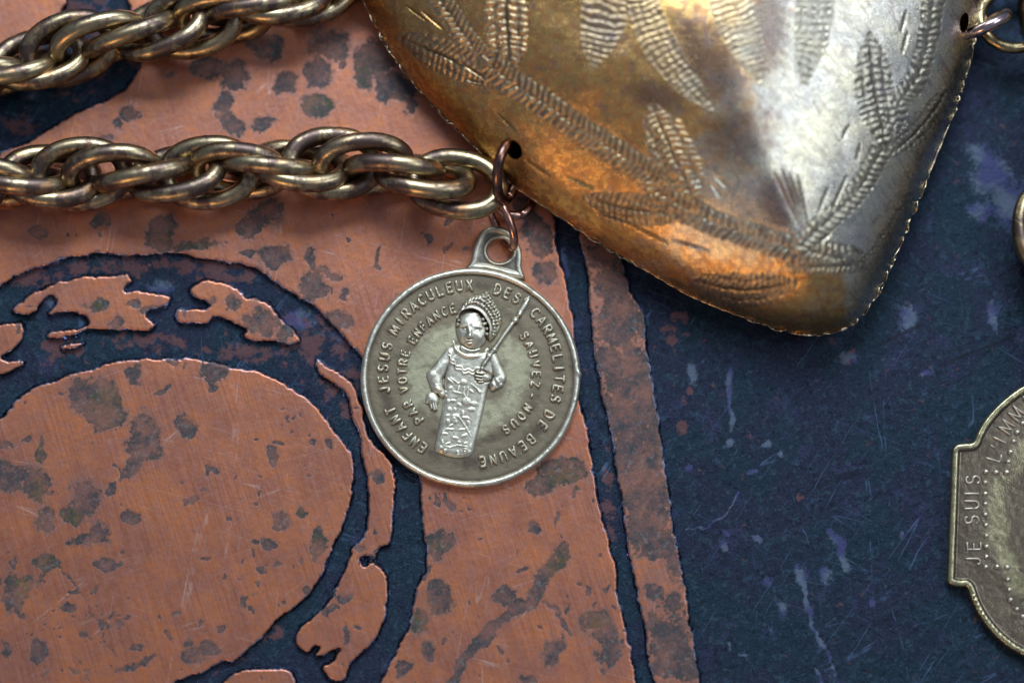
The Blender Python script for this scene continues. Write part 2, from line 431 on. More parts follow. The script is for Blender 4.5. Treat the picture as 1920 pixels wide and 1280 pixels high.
def mat_heart():
    n = NT('engraved_brass'); p = n.pos()
    tarn_light = n.attr('tarnish_and_light'); eng = n.attr('engraved'); cav = n.attr('cavity')
    a = n.noise(p, 1.3, 6, 0.62, 0.3); b = n.noise(p, 6.5, 6, 0.65); f = n.noise(p, 30, 4, 0.6)
    c = n.mix(n.ramp(a, 0.35, 0.65), (0.76, 0.70, 0.50), (0.66, 0.63, 0.54))
    c = n.mix(n.ramp(b, 0.52, 0.70, 0, 0.6), c, (0.42, 0.36, 0.32))
    t = n.math('ADD', tarn_light, n.math('MULTIPLY', n.math('SUBTRACT', n.noise(p, 2.2, 8, 0.7), 0.5), 1.5))
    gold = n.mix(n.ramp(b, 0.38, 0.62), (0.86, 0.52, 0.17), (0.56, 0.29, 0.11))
    c = n.mix(n.ramp(t, 0.22, 0.78), c, gold)  # gold on the tarnished, dimmer side; pale metal painted where the window catches it
    c = n.mix(n.ramp(n.math('ADD', n.attr('bloom'), n.math('MULTIPLY', n.math('SUBTRACT', b, 0.5), 0.8)), 0.30, 0.85, 0, 0.7), c, (0.19, 0.115, 0.10))
    c = n.mix(n.math('MULTIPLY', eng, 0.55), c, (0.40, 0.36, 0.25))
    c = n.mix(n.math('MULTIPLY', cav, 0.72), c, (0.06, 0.045, 0.03))
    c = n.mix(n.ramp(n.noise(p, 15, 6, 0.7), 0.60, 0.72, 0, 0.55), c, (0.12, 0.08, 0.06))
    c = n.mix(n.ramp(n.noise(p, 3.4, 7, 0.72), 0.54, 0.66, 0, 0.5), c, (0.27, 0.21, 0.22))
    c = n.mix(n.ramp(n.noise(n.mapv(p, (14, 1.2, 3), (0, 0, -0.3)), 1, 5, 0.7), 0.52, 0.68, 0, 0.5), c, (0.24, 0.18, 0.16))
    c = n.mix(n.ramp(n.noise(n.mapv(p, (1.5, 16, 3), (0, 0, 0.5)), 1, 5, 0.7), 0.54, 0.70, 0, 0.4), c, (0.20, 0.13, 0.09))
    r1 = n.noise(n.mapv(p, (3, 60, 3), (0, 0, 0.5)), 1, 4, 0.6)
    r2 = n.noise(n.mapv(p, (60, 3, 3), (0, 0, -0.3)), 1, 4, 0.6)
    rough = n.math('ADD', n.ramp(b, 0.3, 0.7, 0.20, 0.34), n.math('MULTIPLY', eng, 0.08))
    h = n.math('ADD', n.math('ADD', n.math('MULTIPLY', r1, 0.5), n.math('MULTIPLY', r2, 0.5)), n.math('MULTIPLY', f, 0.5))
    return n.out(Base_Color=c, Roughness=rough, Metallic=1.0, Normal=n.bump(h, 0.5, 0.02))

def mat_medal(name, worn, dirt, dark_amt, rough=0.36, tint=False):
    n = NT(name); p = n.pos()
    wear = n.attr('wear'); cav = n.attr('cavity')
    a = n.noise(p, 2.6, 6, 0.62); b = n.noise(p, 12, 5, 0.65)
    t = n.math('ADD', wear, n.math('MULTIPLY', n.math('SUBTRACT', a, 0.5), 0.9))
    t = n.math('ADD', t, n.math('MULTIPLY', n.math('SUBTRACT', b, 0.5), 0.35))
    c = n.mix(n.ramp(t, 0.25, 0.75), dirt, worn)
    c = n.mix(n.ramp(n.noise(p, 5, 5), 0.52, 0.68, 0, 0.5), c, tuple(0.6*x for x in dirt))
    if tint: c = n.mix(n.math('MULTIPLY', n.attr('blue_reflection'), n.ramp(n.noise(p, 3.2, 6, 0.65), 0.34, 0.48)), c, (0.26, 0.28, 0.62))  # blue-violet reflection painted into the base colour
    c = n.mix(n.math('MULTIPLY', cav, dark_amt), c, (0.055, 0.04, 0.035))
    h = n.math('ADD', n.math('MULTIPLY', b, 0.5), n.noise(p, 40, 3))
    return n.out(Base_Color=c, Roughness=rough, Metallic=0.9, Normal=n.bump(h, 0.35, 0.010))

M_COP = mat_copper('scratched_copper')
M_GND = mat_ground()
M_WIRE = mat_brass_wire()
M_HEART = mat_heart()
M_FIELD = mat_medal('medal_field_patina', (0.54, 0.51, 0.33), (0.30, 0.25, 0.165), 0.85, 0.40)
M_RELIEF = mat_medal('medal_worn_relief', (0.68, 0.66, 0.53), (0.44, 0.40, 0.29), 0.95, 0.42)
M_QUAT = mat_medal('quatrefoil_patina', (0.42, 0.38, 0.22), (0.20, 0.165, 0.115), 0.8, 0.27, True)
M_BRONZE = mat_bronze_ring('dark_bronze_ring', (0.26, 0.13, 0.09), (0.13, 0.08, 0.075))
M_COPRING = mat_bronze_ring('copper_wire_ring', (0.55, 0.30, 0.22), (0.30, 0.17, 0.14))
M_SILRING = mat_bronze_ring('steel_grey_ring', (0.55, 0.45, 0.45), (0.40, 0.28, 0.26))
M_BRASSRING = mat_bronze_ring('olive_brass_ring', (0.42, 0.34, 0.18), (0.28, 0.20, 0.10))

# ------------------------------------------------------------------ the etched ground
TOP = 0.125
def seg_blob(X, Y, p, q, r):
    ex, ey = q[0]-p[0], q[1]-p[1]; L2 = ex*ex+ey*ey+1e-9
    t = np.clip(((X-p[0])*ex+(Y-p[1])*ey)/L2, 0, 1)
    d = np.hypot(X-p[0]-ex*t, Y-p[1]-ey*t)
    return 1-0.5*(d/r)**1.3
def ell_blob(X, Y, cx, cy, rx, ry, rot=0):
    a = math.radians(rot); ca, sa = math.cos(a), math.sin(a)
    dx, dy = X-cx, Y-cy
    u = (dx*ca+dy*sa)/rx; v = (-dx*sa+dy*ca)/ry
    return 1-0.5*np.hypot(u, v)**1.3
def field(X, Y, ells, segs=()):
    A = np.full(X.shape, -0.5)
    for e in ells:
        cx, cy, rx, ry = e[:4]; R = 2.2*max(rx, ry)+10
        m = (np.abs(X-cx) < R) & (np.abs(Y-cy) < R)
        if m.any(): A[m] = np.maximum(A[m], ell_blob(X[m], Y[m], *e[:5] if len(e) > 4 else (*e, 0)))
    for p, q, r in segs:
        m = (X > min(p[0], q[0])-3*r) & (X < max(p[0], q[0])+3*r) & (Y > min(p[1], q[1])-3*r) & (Y < max(p[1], q[1])+3*r)
        if m.any(): A[m] = np.maximum(A[m], seg_blob(X[m], Y[m], p, q, r))
    return np.maximum(A, 0)

xs = np.concatenate([np.arange(-4000, -60, 220), np.arange(-60, 1990, 4.0), np.arange(2000, 6000, 220)])
ys = np.concatenate([np.arange(-4000, -60, 220), np.arange(-60, 1350, 4.0), np.arange(1360, 5000, 220)])
X, Y = np.meshgrid(xs, ys)
pale = field(X+fbm(X, Y, 30, 4, 1)*12, Y+fbm(X, Y, 30, 4, 4)*12, [(1442,836,10,7),(1442,1089,12,12),(1464,1140,9,20,-15),(1545,1075,22,18),(1632,1128,8,7),(1594,672,22,14),
    (1571,1015,14,12),(1862,335,45,40),(1895,380,40,50),(1850,300,50,22,30),(1370,830,8,12),(1372,790,6,16),(1866,590,12,35),
    (1690,1000,8,8),(1296,875,8,8),(1468,850,7,9),(1408,880,14,6),(1363,1000,8,5),(1420,1010,10,8),(1358,1019,8,8),(1596,455,30,16),
    (1300,700,10,20),(1840,395,30,18),(1500,1075,12,20),(1418,1008,8,6),(1740,700,14,6),(1700,600,20,30),
    (300,540,30,18),(90,560,30,16),(560,600,30,20),(640,620,20,18),(1060,500,5,40)],
    [((1369,690),(1369,740),7),((1369,740),(1370,790),5),((1492,1068),(1505,1110),8),((1505,1110),(1522,1165),6),((1522,1165),(1545,1215),4),
     ((1545,1215),(1570,1262),3),((1560,1000),(1590,1060),9),((1290,993),(1330,985),2.5),((1330,985),(1365,960),3),((1365,960),(1388,925),3),
     ((1369,1200),(1371,1218),3),((1390,1228),(1402,1224),3),((1530,1250),(1545,1290),4),((1860,1010),(1910,960),2)])
dark = field(X, Y, [(1580,893,28,7,-15)], [((1640,650),(1725,610),4),((1762,686),(1905,628),3.5),((1500,928),(1550,905),3),((1640,1170),(1690,1150),3)])
rust = field(X, Y, [(1285,745,14,14),(1280,800,14,12),(1292,735,10,10),(1596,676,14,12),(1595,660,10,8),(1500,930,8,6),(1268,620,20,30),
    (250,500,120,18),(60,520,60,20),(270,640,60,18),(330,640,18,12),(450,660,90,16),(570,640,70,40),(120,650,40,30),(640,720,30,60),
    (60,90,110,90),(170,60,90,70),(60,20,120,40),(30,230,40,20),(560,520,40,30),(380,500,90,14),(150,500,60,14),(420,520,60,14),(560,600,60,16),(1140,1000,12,120),(500,1180,30,20),(430,1235,30,12),(220,1290,80,20)])
nz = fbm(X, Y, 55, 5, 2)*0.016 + fbm(X, Y, 11, 3, 3)*0.012
inframe = (X > -300) & (X < 2200) & (Y > -300) & (Y < 1600)
Z = np.where(inframe, nz, 0)
idx = np.arange(X.size).reshape(X.shape)
q = np.stack([idx[1:, :-1], idx[1:, 1:], idx[:-1, 1:], idx[:-1, :-1]], -1).reshape(-1, 4)
g = link_mesh('ground', P(X, Y, Z).reshape(-1, 3), q, M_GND, attrs={'pale': pale, 'dark': dark, 'rust': rust}, center=(0, 0, 0))
tag(g, 'dark blue patinated metal sheet, scratched and mottled, under the jewellery', kind='structure')

# ------------------------------------------------------------------ raised copper
def sc(pts, s, ox, oy): return [(x/s+ox, y/s+oy) for x, y in pts]
arc_outer = [(0,540),(33,518),(73,503),(118,489),(184,478),(257,481),(331,478),(371,485),(422,492),(470,503),(514,529),(558,559),(588,577),(624,614),(672,665),
    (706,712),(738,780),(770,850),(784,897),(788,949),(795,1015),(798,1066),(781,1094),(772,1141),(762,1179),(744,1212),(725,1249),(711,1277),(690,1340),(640,1480)]
right_edge = [(1215,1400),(1202,1320),(1194,1272),(1184,1216),(1175,1179),(1161,1113),(1156,1061),(1137,991),(1123,930),(1112,860),(1100,792),(1087,729),(1079,636),
    (1075,586),(1058,510),(1045,450),(1041,400),(1025,300),(1008,180),(990,0),(985,-200)]
tl = [(225,-200),(238,0),(252,60),(262,120),(233,164),(175,197),(124,219),(58,262),(0,281),(-80,330),(-700,560),(-700,900),(-80,610)]
main = arc_outer + [(640,1900),(1290,1900)] + right_edge + tl
strip = [(1081,429),(1097,500),(1106,600),(1110,646),(1125,730),(1140,800),(1151,869),(1161,921),(1170,991),(1182,1057),(1194,1122),(1205,1169),(1212,1225),(1222,1272),(1245,1400),(1330,1900),
    (1420,1900),(1333,1400),(1312,1257),(1296,1167),(1284,1083),(1265,993),(1253,897),(1228,729),(1214,654),(1210,592),(1181,533),(1160,440),(1135,300),(1105,120),(1080,-200),(1020,-200),(1045,120),(1066,330)]
oval = [(0,779),(26,753),(66,724),(118,705),(176,687),(235,672),(331,669),(389,674),(441,687),(496,698),(544,724),(588,753),(617,790),(646,830),(661,849),(666,885),(665,910),
    (656,955),(638,1002),(620,1042),(602,1086),(569,1126),(525,1159),(499,1192),(470,1214),(441,1240),(419,1241),(383,1261),(335,1276),(290,1310),(200,1370),(0,1440),(-200,1440),(-380,1300),(-430,1080),(-330,900),(-120,820)]
scroll_r = [(591,672),(600,706),(643,735),(657,779),(672,819),(680,871),(688,915),(688,950),(682,999),(660,1024),(649,1057),(634,1090),(616,1119),(598,1144),(556,1180),(554,1207),
    (568,1222),(582,1222),(590,1212),(597,1214),(590,1226),(606,1230),(626,1219),(634,1219),(622,1238),(604,1247),(612,1268),(631,1279),(650,1272),(664,1240),(687,1216),(711,1193),(725,1151),(730,1113),(725,1071),(708,1056),(692,1050),(684,1058),(678,1048),(690,1045),(704,1048),(711,1033),
    (734,1015),(741,954),(744,907),(736,870),(716,845),(693,815),(685,780),(675,745),(661,715),(640,700),(620,687)]
s1 = sc([(55,410),(100,370),(180,310),(270,270),(400,240),(560,230),(650,228),(680,265),(640,305),(700,310),(800,320),(880,345),(860,385),(750,430),(800,485),(760,520),(600,520),(450,520),(330,560),(240,555),(240,525),(400,500),(450,478),(410,432),(320,430),(240,430),(280,365),(235,350),(190,420),(130,440),(70,435)], 2.723, 0, 430)
s2 = sc([(975,290),(1050,255),(1180,280),(1260,340),(1380,370),(1430,440),(1500,500),(1535,560),(1510,590),(1400,580),(1280,570),(1230,535),(1250,510),(1110,455),(1060,480),(970,490),(900,470),(900,410),(1060,395),(1050,370),(980,340)], 2.723, 0, 430)
s3 = sc([(310,592),(400,568),(445,575),(385,610),(325,612)], 2.723, 0, 430)
s4 = sc([(-400,620),(-60,500),(60,470),(120,480),(120,560),(60,620),(20,660),(130,670),(100,712),(30,742),(-60,760),(-400,900)], 2.723, 0, 430)
s5 = [(380,1330),(430,1264),(474,1252),(518,1252),(548,1257),(556,1300),(520,1400),(400,1440),(300,1400)]
s6 = [(-500,300),(-60,130),(10,112),(48,100),(60,70),(95,45),(120,20),(120,-10),(60,-10),(20,-40),(-60,-120),(-500,-120)]

ells = [(440,140,28,25),(418,190,18,22),(430,228,20,26),(532,157,25,22),(598,138,28,26),(598,197,30,22),(678,135,22,30),(241,211,14,14),(226,237,9,9),(492,230,28,12),(320,140,12,10),(200,262,18,8),
 (700,112,40,35),(742,165,38,26),(770,200,12,20),(612,84,40,30),(500,88,34,26),(390,125,34,16),(500,398,38,22),(470,425,22,18),(303,430,28,25),(193,415,14,14),(70,440,12,8),
 (305,448,26,22),(363,459,40,10),(518,481,28,22),(474,481,22,9),(584,485,16,22),(588,536,28,34),(632,599,22,20),(625,510,22,8,30),(176,746,48,38),(200,770,35,30),(272,819,36,42),(345,797,24,24),(404,694,30,22),(257,698,14,18),(323,672,10,12),(395,727,9,9),
 (77,841,8,30),(11,839,11,11),(48,825,7,7),(22,885,35,22),(66,900,30,35),(246,867,14,28),(485,827,5,6),(593,834,8,12),(619,834,9,9),(510,860,8,16),(180,573,17,13),(220,603,18,14),(257,566,13,7),(433,566,13,18),(474,568,10,6),(488,603,30,20),(533,621,18,14),(345,588,6,12),(286,577,20,8),(393,562,12,10),
 (11,904,30,22),(70,905,25,40),(88,975,18,25),(160,935,32,38),(135,970,18,20),(208,915,10,14),(248,966,20,18),(164,1010,38,12),(190,1000,16,22),(197,1057,20,14),(87,1053,24,13),(29,1108,22,35),(44,1090,15,12),(40,1150,12,8),(128,1144,16,8),(15,1214,12,12),(73,1221,14,18),
 (354,1200,12,12),(366,1230,18,20),(395,1218,18,12),(379,1166,6,9),(417,1178,6,8),(565,958,14,12),(598,1017,12,34),(600,1024,20,16),(525,975,14,16),(503,1015,12,14),(489,1072,9,9),(514,1058,6,7),(412,1075,5,6),(386,1050,8,5),(357,940,12,9,-30),(394,886,7,14,20),(339,900,6,6),
 (823,1019,25,28),(823,1122,24,30),(790,1165,18,28),(795,1220,15,14),(758,1250,16,14),(842,940,10,16),(950,1122,24,20),(1039,1216,20,30,15),(1011,912,32,22),(1055,888,48,28),(997,991,16,16),(1046,970,7,20),(1119,1160,26,22),(1142,1216,24,30),(1133,1188,30,20),(987,1270,18,12),(1081,933,5,6),
 (1022,511,26,24),(997,425,24,24),(1015,450,24,24),(651,450,7,7),(708,482,7,22,25),(798,445,6,12),(519,483,20,16),(985,395,20,24),(905,1015,4,5),(1017,1178,5,5),(937,1218,6,6),(840,1190,4,5),(981,1070,10,5),(1105,1109,6,8),
 (705,895,13,16),(696,1052,16,8),(613,1142,6,12),(627,1140,10,6),(648,1188,8,22),(646,1120,16,10,-40),(625,1110,10,7),(700,1000,6,5),
 (460,1130,6,7),(312,1188,6,7),(325,1150,7,6),(255,1213,12,6,20),(180,1110,6,6),(505,1195,12,6),(520,1185,8,8),(575,1105,8,9),(480,1220,16,12),(550,1060,4,5),(1080,700,6,10),(845,390,18,10),(640,120,10,10)]
ells += [(1150,540,30,40),(1160,600,40,50),(1140,680,30,30),(1180,700,26,60),(1190,790,40,50),(1185,860,44,60),(1210,930,44,50),(1215,990,46,46),(1240,1030,36,16),(1235,1180,30,26),(1250,1210,36,30),(1285,1240,26,30),(1230,1110,14,20),(1258,1060,10,18),(1265,1125,12,16),(1150,470,30,30),(1130,760,20,20),(1240,1250,30,20)]
for _ in range(150):
    r = random.uniform(1.6, 4.5); ells.append((random.uniform(0, 1180), random.uniform(380, 1280), r, r*random.uniform(.7, 1.4)))
for _ in range(26):
    gx_, gy_ = random.uniform(0, 1150), random.uniform(420, 1280)
    for __ in range(random.randint(4, 9)):
        r = random.uniform(1.5, 6.5); ells.append((random.gauss(gx_, 26), random.gauss(gy_, 26), r, r*random.uniform(.6, 1.5), random.uniform(0, 90)))
for _ in range(50):
    r = random.uniform(1.5, 3.2); ells.append((random.gauss(180, 60), random.gauss(1175, 30), r, r))
segs = [((852,1275),(880,1222),11),((880,1222),(925,1180),12),((925,1180),(997,1122),12),((997,1122),(1020,1080),14),((1020,1080),(1055,1035),16),((1025,1122),(1050,1145),4),((1050,1145),(1074,1182),5),
    ((212,1262),(290,1232),5),((800,1080),(806,1055),4),((240,866),(228,900),4),((226,885),(206,880),3),((70,1095),(90,1050),3),((100,1040),(220,1235),1.6)]
greens = [(823,1019,12,10),(1062,890,34,22),(200,760,24,30),(135,970,18,18),(598,1020,14,24),(363,459,36,10),(305,452,16,18),(565,960,9,8),(180,573,14,10),(678,135,20,28),(598,197,26,20),(11,839,11,11),(75,850,8,25),(800,1165,20,28),(1119,1160,24,18),(1050,1060,20,24),(44,1095,14,22),(90,1055,20,12),(286,577,18,8),(70,930,10,40)]

plate = thing('copper_plate', P(560, 900, 0), 'etched copper printing plate with raised scratched copper ovals, scrolls and border under the jewellery', 'copper plate')
def raised(name, poly, label=None, st=2.4, rough_edge=4.2, n=5, boost=0.0):
    pp = catmull(poly, n)
    x0 = max(pp[:, 0].min(), -60)-12; x1 = min(pp[:, 0].max(), 1960)+12
    y0 = max(pp[:, 1].min(), -60)-12; y1 = min(pp[:, 1].max(), 1345)+12
    X, Y = grid(x0, x1, y0, y1, st)
    wx = fbm(X, Y, 16, 4, 1)*rough_edge; wy = fbm(X, Y, 16, 4, 5)*rough_edge
    d = sdpoly(X+wx, Y+wy, pp) + 1.6 + fbm(X, Y, 6, 3, 4)*2.0*(0.4+np.clip(fbm(X, Y, 70, 2, 2)+0.5, 0, 1))
    Zt = -0.012 + (TOP+0.012)*np.clip((d-0.3)/5.2, 0, 1)**0.85 + 0.0
    Zt = Zt + fbm(X, Y, 90, 3, 6)*0.004 + np.where(d > 4, fbm(X, Y, 4.5, 2, 2)*0.0012, 0)
    fx_ = fbm(X, Y, 30, 5, 0)*17+fbm(X, Y, 9, 3, 2)*4; fy_ = fbm(X, Y, 30, 5, 3)*17+fbm(X, Y, 9, 3, 6)*4
    stn = field(X+fx_, Y+fy_, ells, segs); grn = np.minimum(field(X, Y, greens)*1.6, 1)
    # tarnish creeps in from the cut edges here and there
    stn = np.maximum(stn, 0.52*np.exp(-np.maximum(d-5, 0)/11.0)*sstep(0.05, 0.5, fbm(X, Y, 60, 3, 7)))
    if boost: stn = np.maximum(stn, 0.42+boost*fbm(X, Y, 70, 5, 3)+0.18*(Y < 950))
    Zt = Zt - 0.003*sstep(0.45, 0.7, stn)
    wall = 1-sstep(4.2, 6.6, d)
    V, q, A = masked(X, Y, d, Zt, None, {'stain': stn, 'green': grn, 'wall': wall})
    o = link_mesh(name, V, q, M_COP, plate, attrs=A)
    if label: o['label'] = label
    return o
raised('field', main, 'pinkish copper field round the engraved scrollwork')
raised('border_strip', strip, 'narrow raised border strip heavily tarnished purple brown', boost=0.35)
raised('oval_panel', oval, 'large raised copper oval with green grey spots')
raised('scroll', scroll_r, 'curved copper leaf beside the oval')
for s_ in (s1, s2, s3, s4, s5, s6): raised('scroll', s_, n=4)

# ------------------------------------------------------------------ rope chains
def oval_ring(a, b, r, n=44, sides=14, wob=0.0):
    th = np.arange(n)*2*math.pi/n
    ex = 0.92
    c, s = np.cos(th), np.sin(th)
    pts = np.stack([a*np.sign(c)*np.abs(c)**ex, b*np.sign(s)*np.abs(s)**ex, 0.012*np.sin(2*th+1)], -1)
    return tube_geo(pts, r, True, sides)
LINK_ME = None
def rope(label, axis_px, phi0, dphi, spacing, a=0.80, b=0.53, r=0.172, off=0.05, skew=0.12, seed=1, group='chains of the necklace', s0=0.0, fade=None, smax=None):
    """helix of oval rings along an axis given as (px, py, z)"""
    global LINK_ME
    rnd = random.Random(seed)
    ax = catmull([P(*p) for p in axis_px], 24, False)
    seg = np.linalg.norm(np.diff(ax, axis=0), axis=1); cs = np.concatenate([[0], np.cumsum(seg)])
    root = thing('rope_chain', ax[0], label, 'chain', group)
    s = s0; i = 0
    while s < (smax or cs[-1]):
        c = np.array([np.interp(s, cs, ax[:, k]) for k in range(3)])
        c2 = np.array([np.interp(min(s+0.2, cs[-1]), cs, ax[:, k]) for k in range(3)])
        c1 = np.array([np.interp(max(s-0.2, 0), cs, ax[:, k]) for k in range(3)])
        t = Vector((c2-c1)).normalized()
        k_ = Vector((0, 0, 1)); nn = k_.cross(t).normalized(); kk = t.cross(nn)
        ph = math.radians(phi0+dphi*i+rnd.uniform(-5, 5))
        o = nn*math.cos(ph)+kk*math.sin(ph)
        do = -nn*math.sin(ph)+kk*math.cos(ph)
        tx = (t-do*(skew+rnd.uniform(-.05, .05))+o*rnd.uniform(-.06, .06)).normalized()
        oy = (o-tx*o.dot(tx)).normalized(); oz = tx.cross(oy)
        M = Matrix((tx, oy, oz)).transposed().to_4x4()
        M.translation = Vector(c)+o*off
        if LINK_ME is None:
            V, F = oval_ring(a, b, r)
            ob = link_py('link', V, F, M_WIRE, root, center=np.zeros(3)); LINK_ME = ob.data
        else:
            ob = bpy.data.objects.new('link', LINK_ME); COL.objects.link(ob); ob.parent = root
        M.translation = M.translation-root.location
        ob.matrix_local = M
        s += spacing*(1+rnd.uniform(-.04, .04)); i += 1
    return root

rope('thick antique brass rope chain across the middle, ending at the small round medal',
     [(-140,338,.74),(40,336,.74),(220,328,.76),(450,316,.76),(660,312,.78),(780,326,.76),(880,346,.68),(930,362,.6)], 162, 43, 0.58, seed=3, smax=10.25)
rope('thick antique brass rope chain in the top left corner, slipping under the brass heart',
     [(-150,178,.74),(20,130,.74),(160,88,.76),(330,42,.78),(470,18,.78),(600,-22,.72),(760,-90,.6)], 168, 43, 0.58, seed=5, smax=9.0)

# ------------------------------------------------------------------ heart pendant
ZS = 0.60
outline = [(662,-60),(680,0),(720,75),(762,140),(805,188),(850,235),(900,285),(960,345),(1040,400),(1110,447),(1200,500),(1300,557),(1400,597),(1460,617),(1530,627),(1590,612),(1625,580),(1660,520),
    (1700,430),(1740,330),(1785,220),(1808,150),(1822,100),(1832,50),(1848,-20),(1900,-180),(1930,-360),(1880,-540),(1740,-650),(1560,-660),(1420,-560),(1330,-420),(1220,-560),(1040,-650),(850,-610),(700,-450),(640,-260)]
op = catmull(outline, 5)
st = 2.2
xs = np.arange(630, 1950, st)
ys = np.concatenate([np.arange(-680, -40, 7.0), np.arange(-40, 645, st)])
X, Y = np.meshgrid(xs, ys)
d0 = sdpoly(X, Y, op)
d = np.minimum(d0, 1e9)
# holes for the rings
def hole(cx, cy, rx, ry, rot=0):
    a = math.radians(rot); u = (X-cx)*math.cos(a)+(Y-cy)*math.sin(a); v = -(X-cx)*math.sin(a)+(Y-cy)*math.cos(a)
    qn = np.hypot(u/rx, v/ry); return (qn-1)*min(rx, ry)
hl = np.minimum(hole(963, 281, 14, 19, -35), hole(1808, 43, 8, 19, 8))
dm = np.minimum(d, hl)
ds = boxblur(np.clip(d0, -40, 1e9), 5, 3)
dd = np.where(d0 < 60, d0*(1-np.clip(d0, 0, 60)/60)+ds*np.clip(d0, 0, 60)/60, ds)
dd = np.maximum(dd, 0)
H = 0.50*(1-np.exp(-dd/30.0)) + 1.75*(1-np.exp(-dd/230.0))
H = boxblur(H, 1, 2)
# hammered unevenness
H = H + fbm(X, Y, 120, 3, 1)*0.03*sstep(20, 90, dd) + fbm(X, Y, 30, 3, 3)*0.004
dz = np.zeros_like(H); eng = np.zeros_like(H); cav = np.zeros_like(H)
def carve(kind, pts, wd, per=11.0, amp=0.030, taper=True, rows=1):
    pts = catmull(pts, 5, False)
    x0, x1 = pts[:, 0].min()-wd-8, pts[:, 0].max()+wd+8; y0, y1 = pts[:, 1].min()-wd-8, pts[:, 1].max()+wd+8
    ix = np.where((xs > x0) & (xs < x1))[0]; iy = np.where((ys > y0) & (ys < y1))[0]
    if len(ix) == 0 or len(iy) == 0: return
    sl = (slice(iy[0], iy[-1]+1), slice(ix[0], ix[-1]+1))
    U, V, L = ribbon(X[sl]+fbm(X[sl], Y[sl], 16, 3, 2)*2.6, Y[sl]+fbm(X[sl], Y[sl], 16, 3, 6)*2.6, pts)
    U = U+fbm(X[sl], Y[sl], 60, 2, 1)*9
    t = np.clip(U/L, 0, 1); av = np.abs(V)
    wv = wd*np.sin(np.pi*np.clip(t*0.94+0.03, 0, 1))**0.55 if kind == 'leaf' else np.full(t.shape, float(wd))
    if kind == 'petal': wv = wd*np.sin(np.pi*np.clip(0.12+t*0.86, 0, 1))**0.6
    m = sstep(0, 3.0, wv-av)
    if kind == 'leaf':
        u = U-0.25*av+1.5*np.sin(av*0.9+t*20)
        row = 0.5+0.5*np.cos(2*np.pi*u/per)
        col = np.abs(np.sin(np.pi*np.clip(av, 0.6, 99)/(wd*0.5)+0.25*np.sin(U/7)))
        h = -0.62+1.25*(row*col)**0.6
        rib = sstep(3.2, 1.2, av)*sstep(0.02, 0.2, t)*sstep(1.0, 0.75, t)
        h = h*(1-rib)-0.9*rib
    elif kind == 'vine':
        u = U+np.where(V > 0, per*0.5, 0)+0.35*av
        row = 0.5+0.5*np.cos(2*np.pi*u/per)
        arch = np.sin(np.pi*np.clip(av/wd, 0, 1))
        h = -0.62+1.3*(row*arch)**0.65
    else:
        row = 0.5+0.5*np.cos(2*np.pi*(U+1.2*np.sin(V/9))/per)
        col = 0.55+0.45*np.cos(2*np.pi*V/15)
        h = -0.40+0.95*(row*(0.12+0.88*col))**0.7
        rib = sstep(3.4, 1.4, np.abs(wv-av)); h = h+0.5*rib
    h = h*(0.75+0.5*fbm(X[sl], Y[sl], 25, 3, 5))+0.38*fbm(X[sl], Y[sl], 6, 2, 3)
    dz[sl] = np.where(m > 0, dz[sl]*(1-m)+0.8*amp*h*m, dz[sl])
    eng[sl] = np.maximum(eng[sl], m)
    cav[sl] = np.maximum(cav[sl], m*np.clip(-h*1.6-0.05, 0, 1))
def strokes(lines, wd=2.4, amp=0.03):
    for p, q in lines:
        x0, x1 = min(p[0], q[0])-8, max(p[0], q[0])+8; y0, y1 = min(p[1], q[1])-8, max(p[1], q[1])+8
        ix = np.where((xs > x0) & (xs < x1))[0]; iy = np.where((ys > y0) & (ys < y1))[0]
        sl = (slice(iy[0], iy[-1]+1), slice(ix[0], ix[-1]+1))
        U, V, L = ribbon(X[sl], Y[sl], [p, q])
        ww = wd*np.sin(np.pi*np.clip(U/L*0.9+0.05, 0, 1)); m = sstep(ww+1.2, ww*0.3, np.hypot(V, 0))*(ww > 0.3)
        dz[sl] -= amp*m; cav[sl] = np.maximum(cav[sl], m*0.9)
leaf, vine = 'leaf', 'vine'
carve('petal', [(1160,-70),(1135,20),(1112,125)], 46, 13, 0.024)
carve('petal', [(1190,-60),(1215,40),(1265,130),(1335,205)], 34, 12, 0.024)
carve('petal', [(1345,-80),(1375,20),(1428,155)], 42, 12, 0.022)
carve('petal', [(1530,-70),(1528,20),(1508,152)], 38, 14, 0.032)
carve(vine, [(795,-30),(840,20),(882,84),(925,130)], 24, 12, 0.032)
carve(leaf, [(945,-50),(950,40),(955,140)], 42, 13, 0.036)
carve(leaf, [(752,70),(830,105),(925,152)], 34, 12, 0.032)
carve(vine, [(920,120),(952,150),(1011,187),(1086,240),(1149,281),(1211,322),(1252,372),(1335,415),(1418,444),(1502,470),(1560,482),(1598,488)], 27, 12.5, 0.034)
carve(vine, [(1765,-40),(1752,0),(1741,73),(1719,146),(1690,190),(1665,255),(1639,310),(1603,365),(1548,418),(1500,462)], 21, 13, 0.036)
carve(leaf, [(1632,68),(1640,170),(1662,272)], 38, 13, 0.038)
carve(leaf, [(1775,168),(1730,235),(1672,288)], 24, 10, 0.030)
carve(leaf, [(1225,205),(1262,290),(1305,378)], 46, 12, 0.032)
carve(leaf, [(1102,372),(1180,392),(1285,402)], 32, 11, 0.032)
carve(leaf, [(1305,528),(1400,545),(1490,530)], 34, 11, 0.030)
carve(vine, [(1490,500),(1560,500),(1604,498)], 15, 9, 0.026)
carve(vine, [(1604,500),(1650,450),(1700,372)], 7, 9, 0.030)
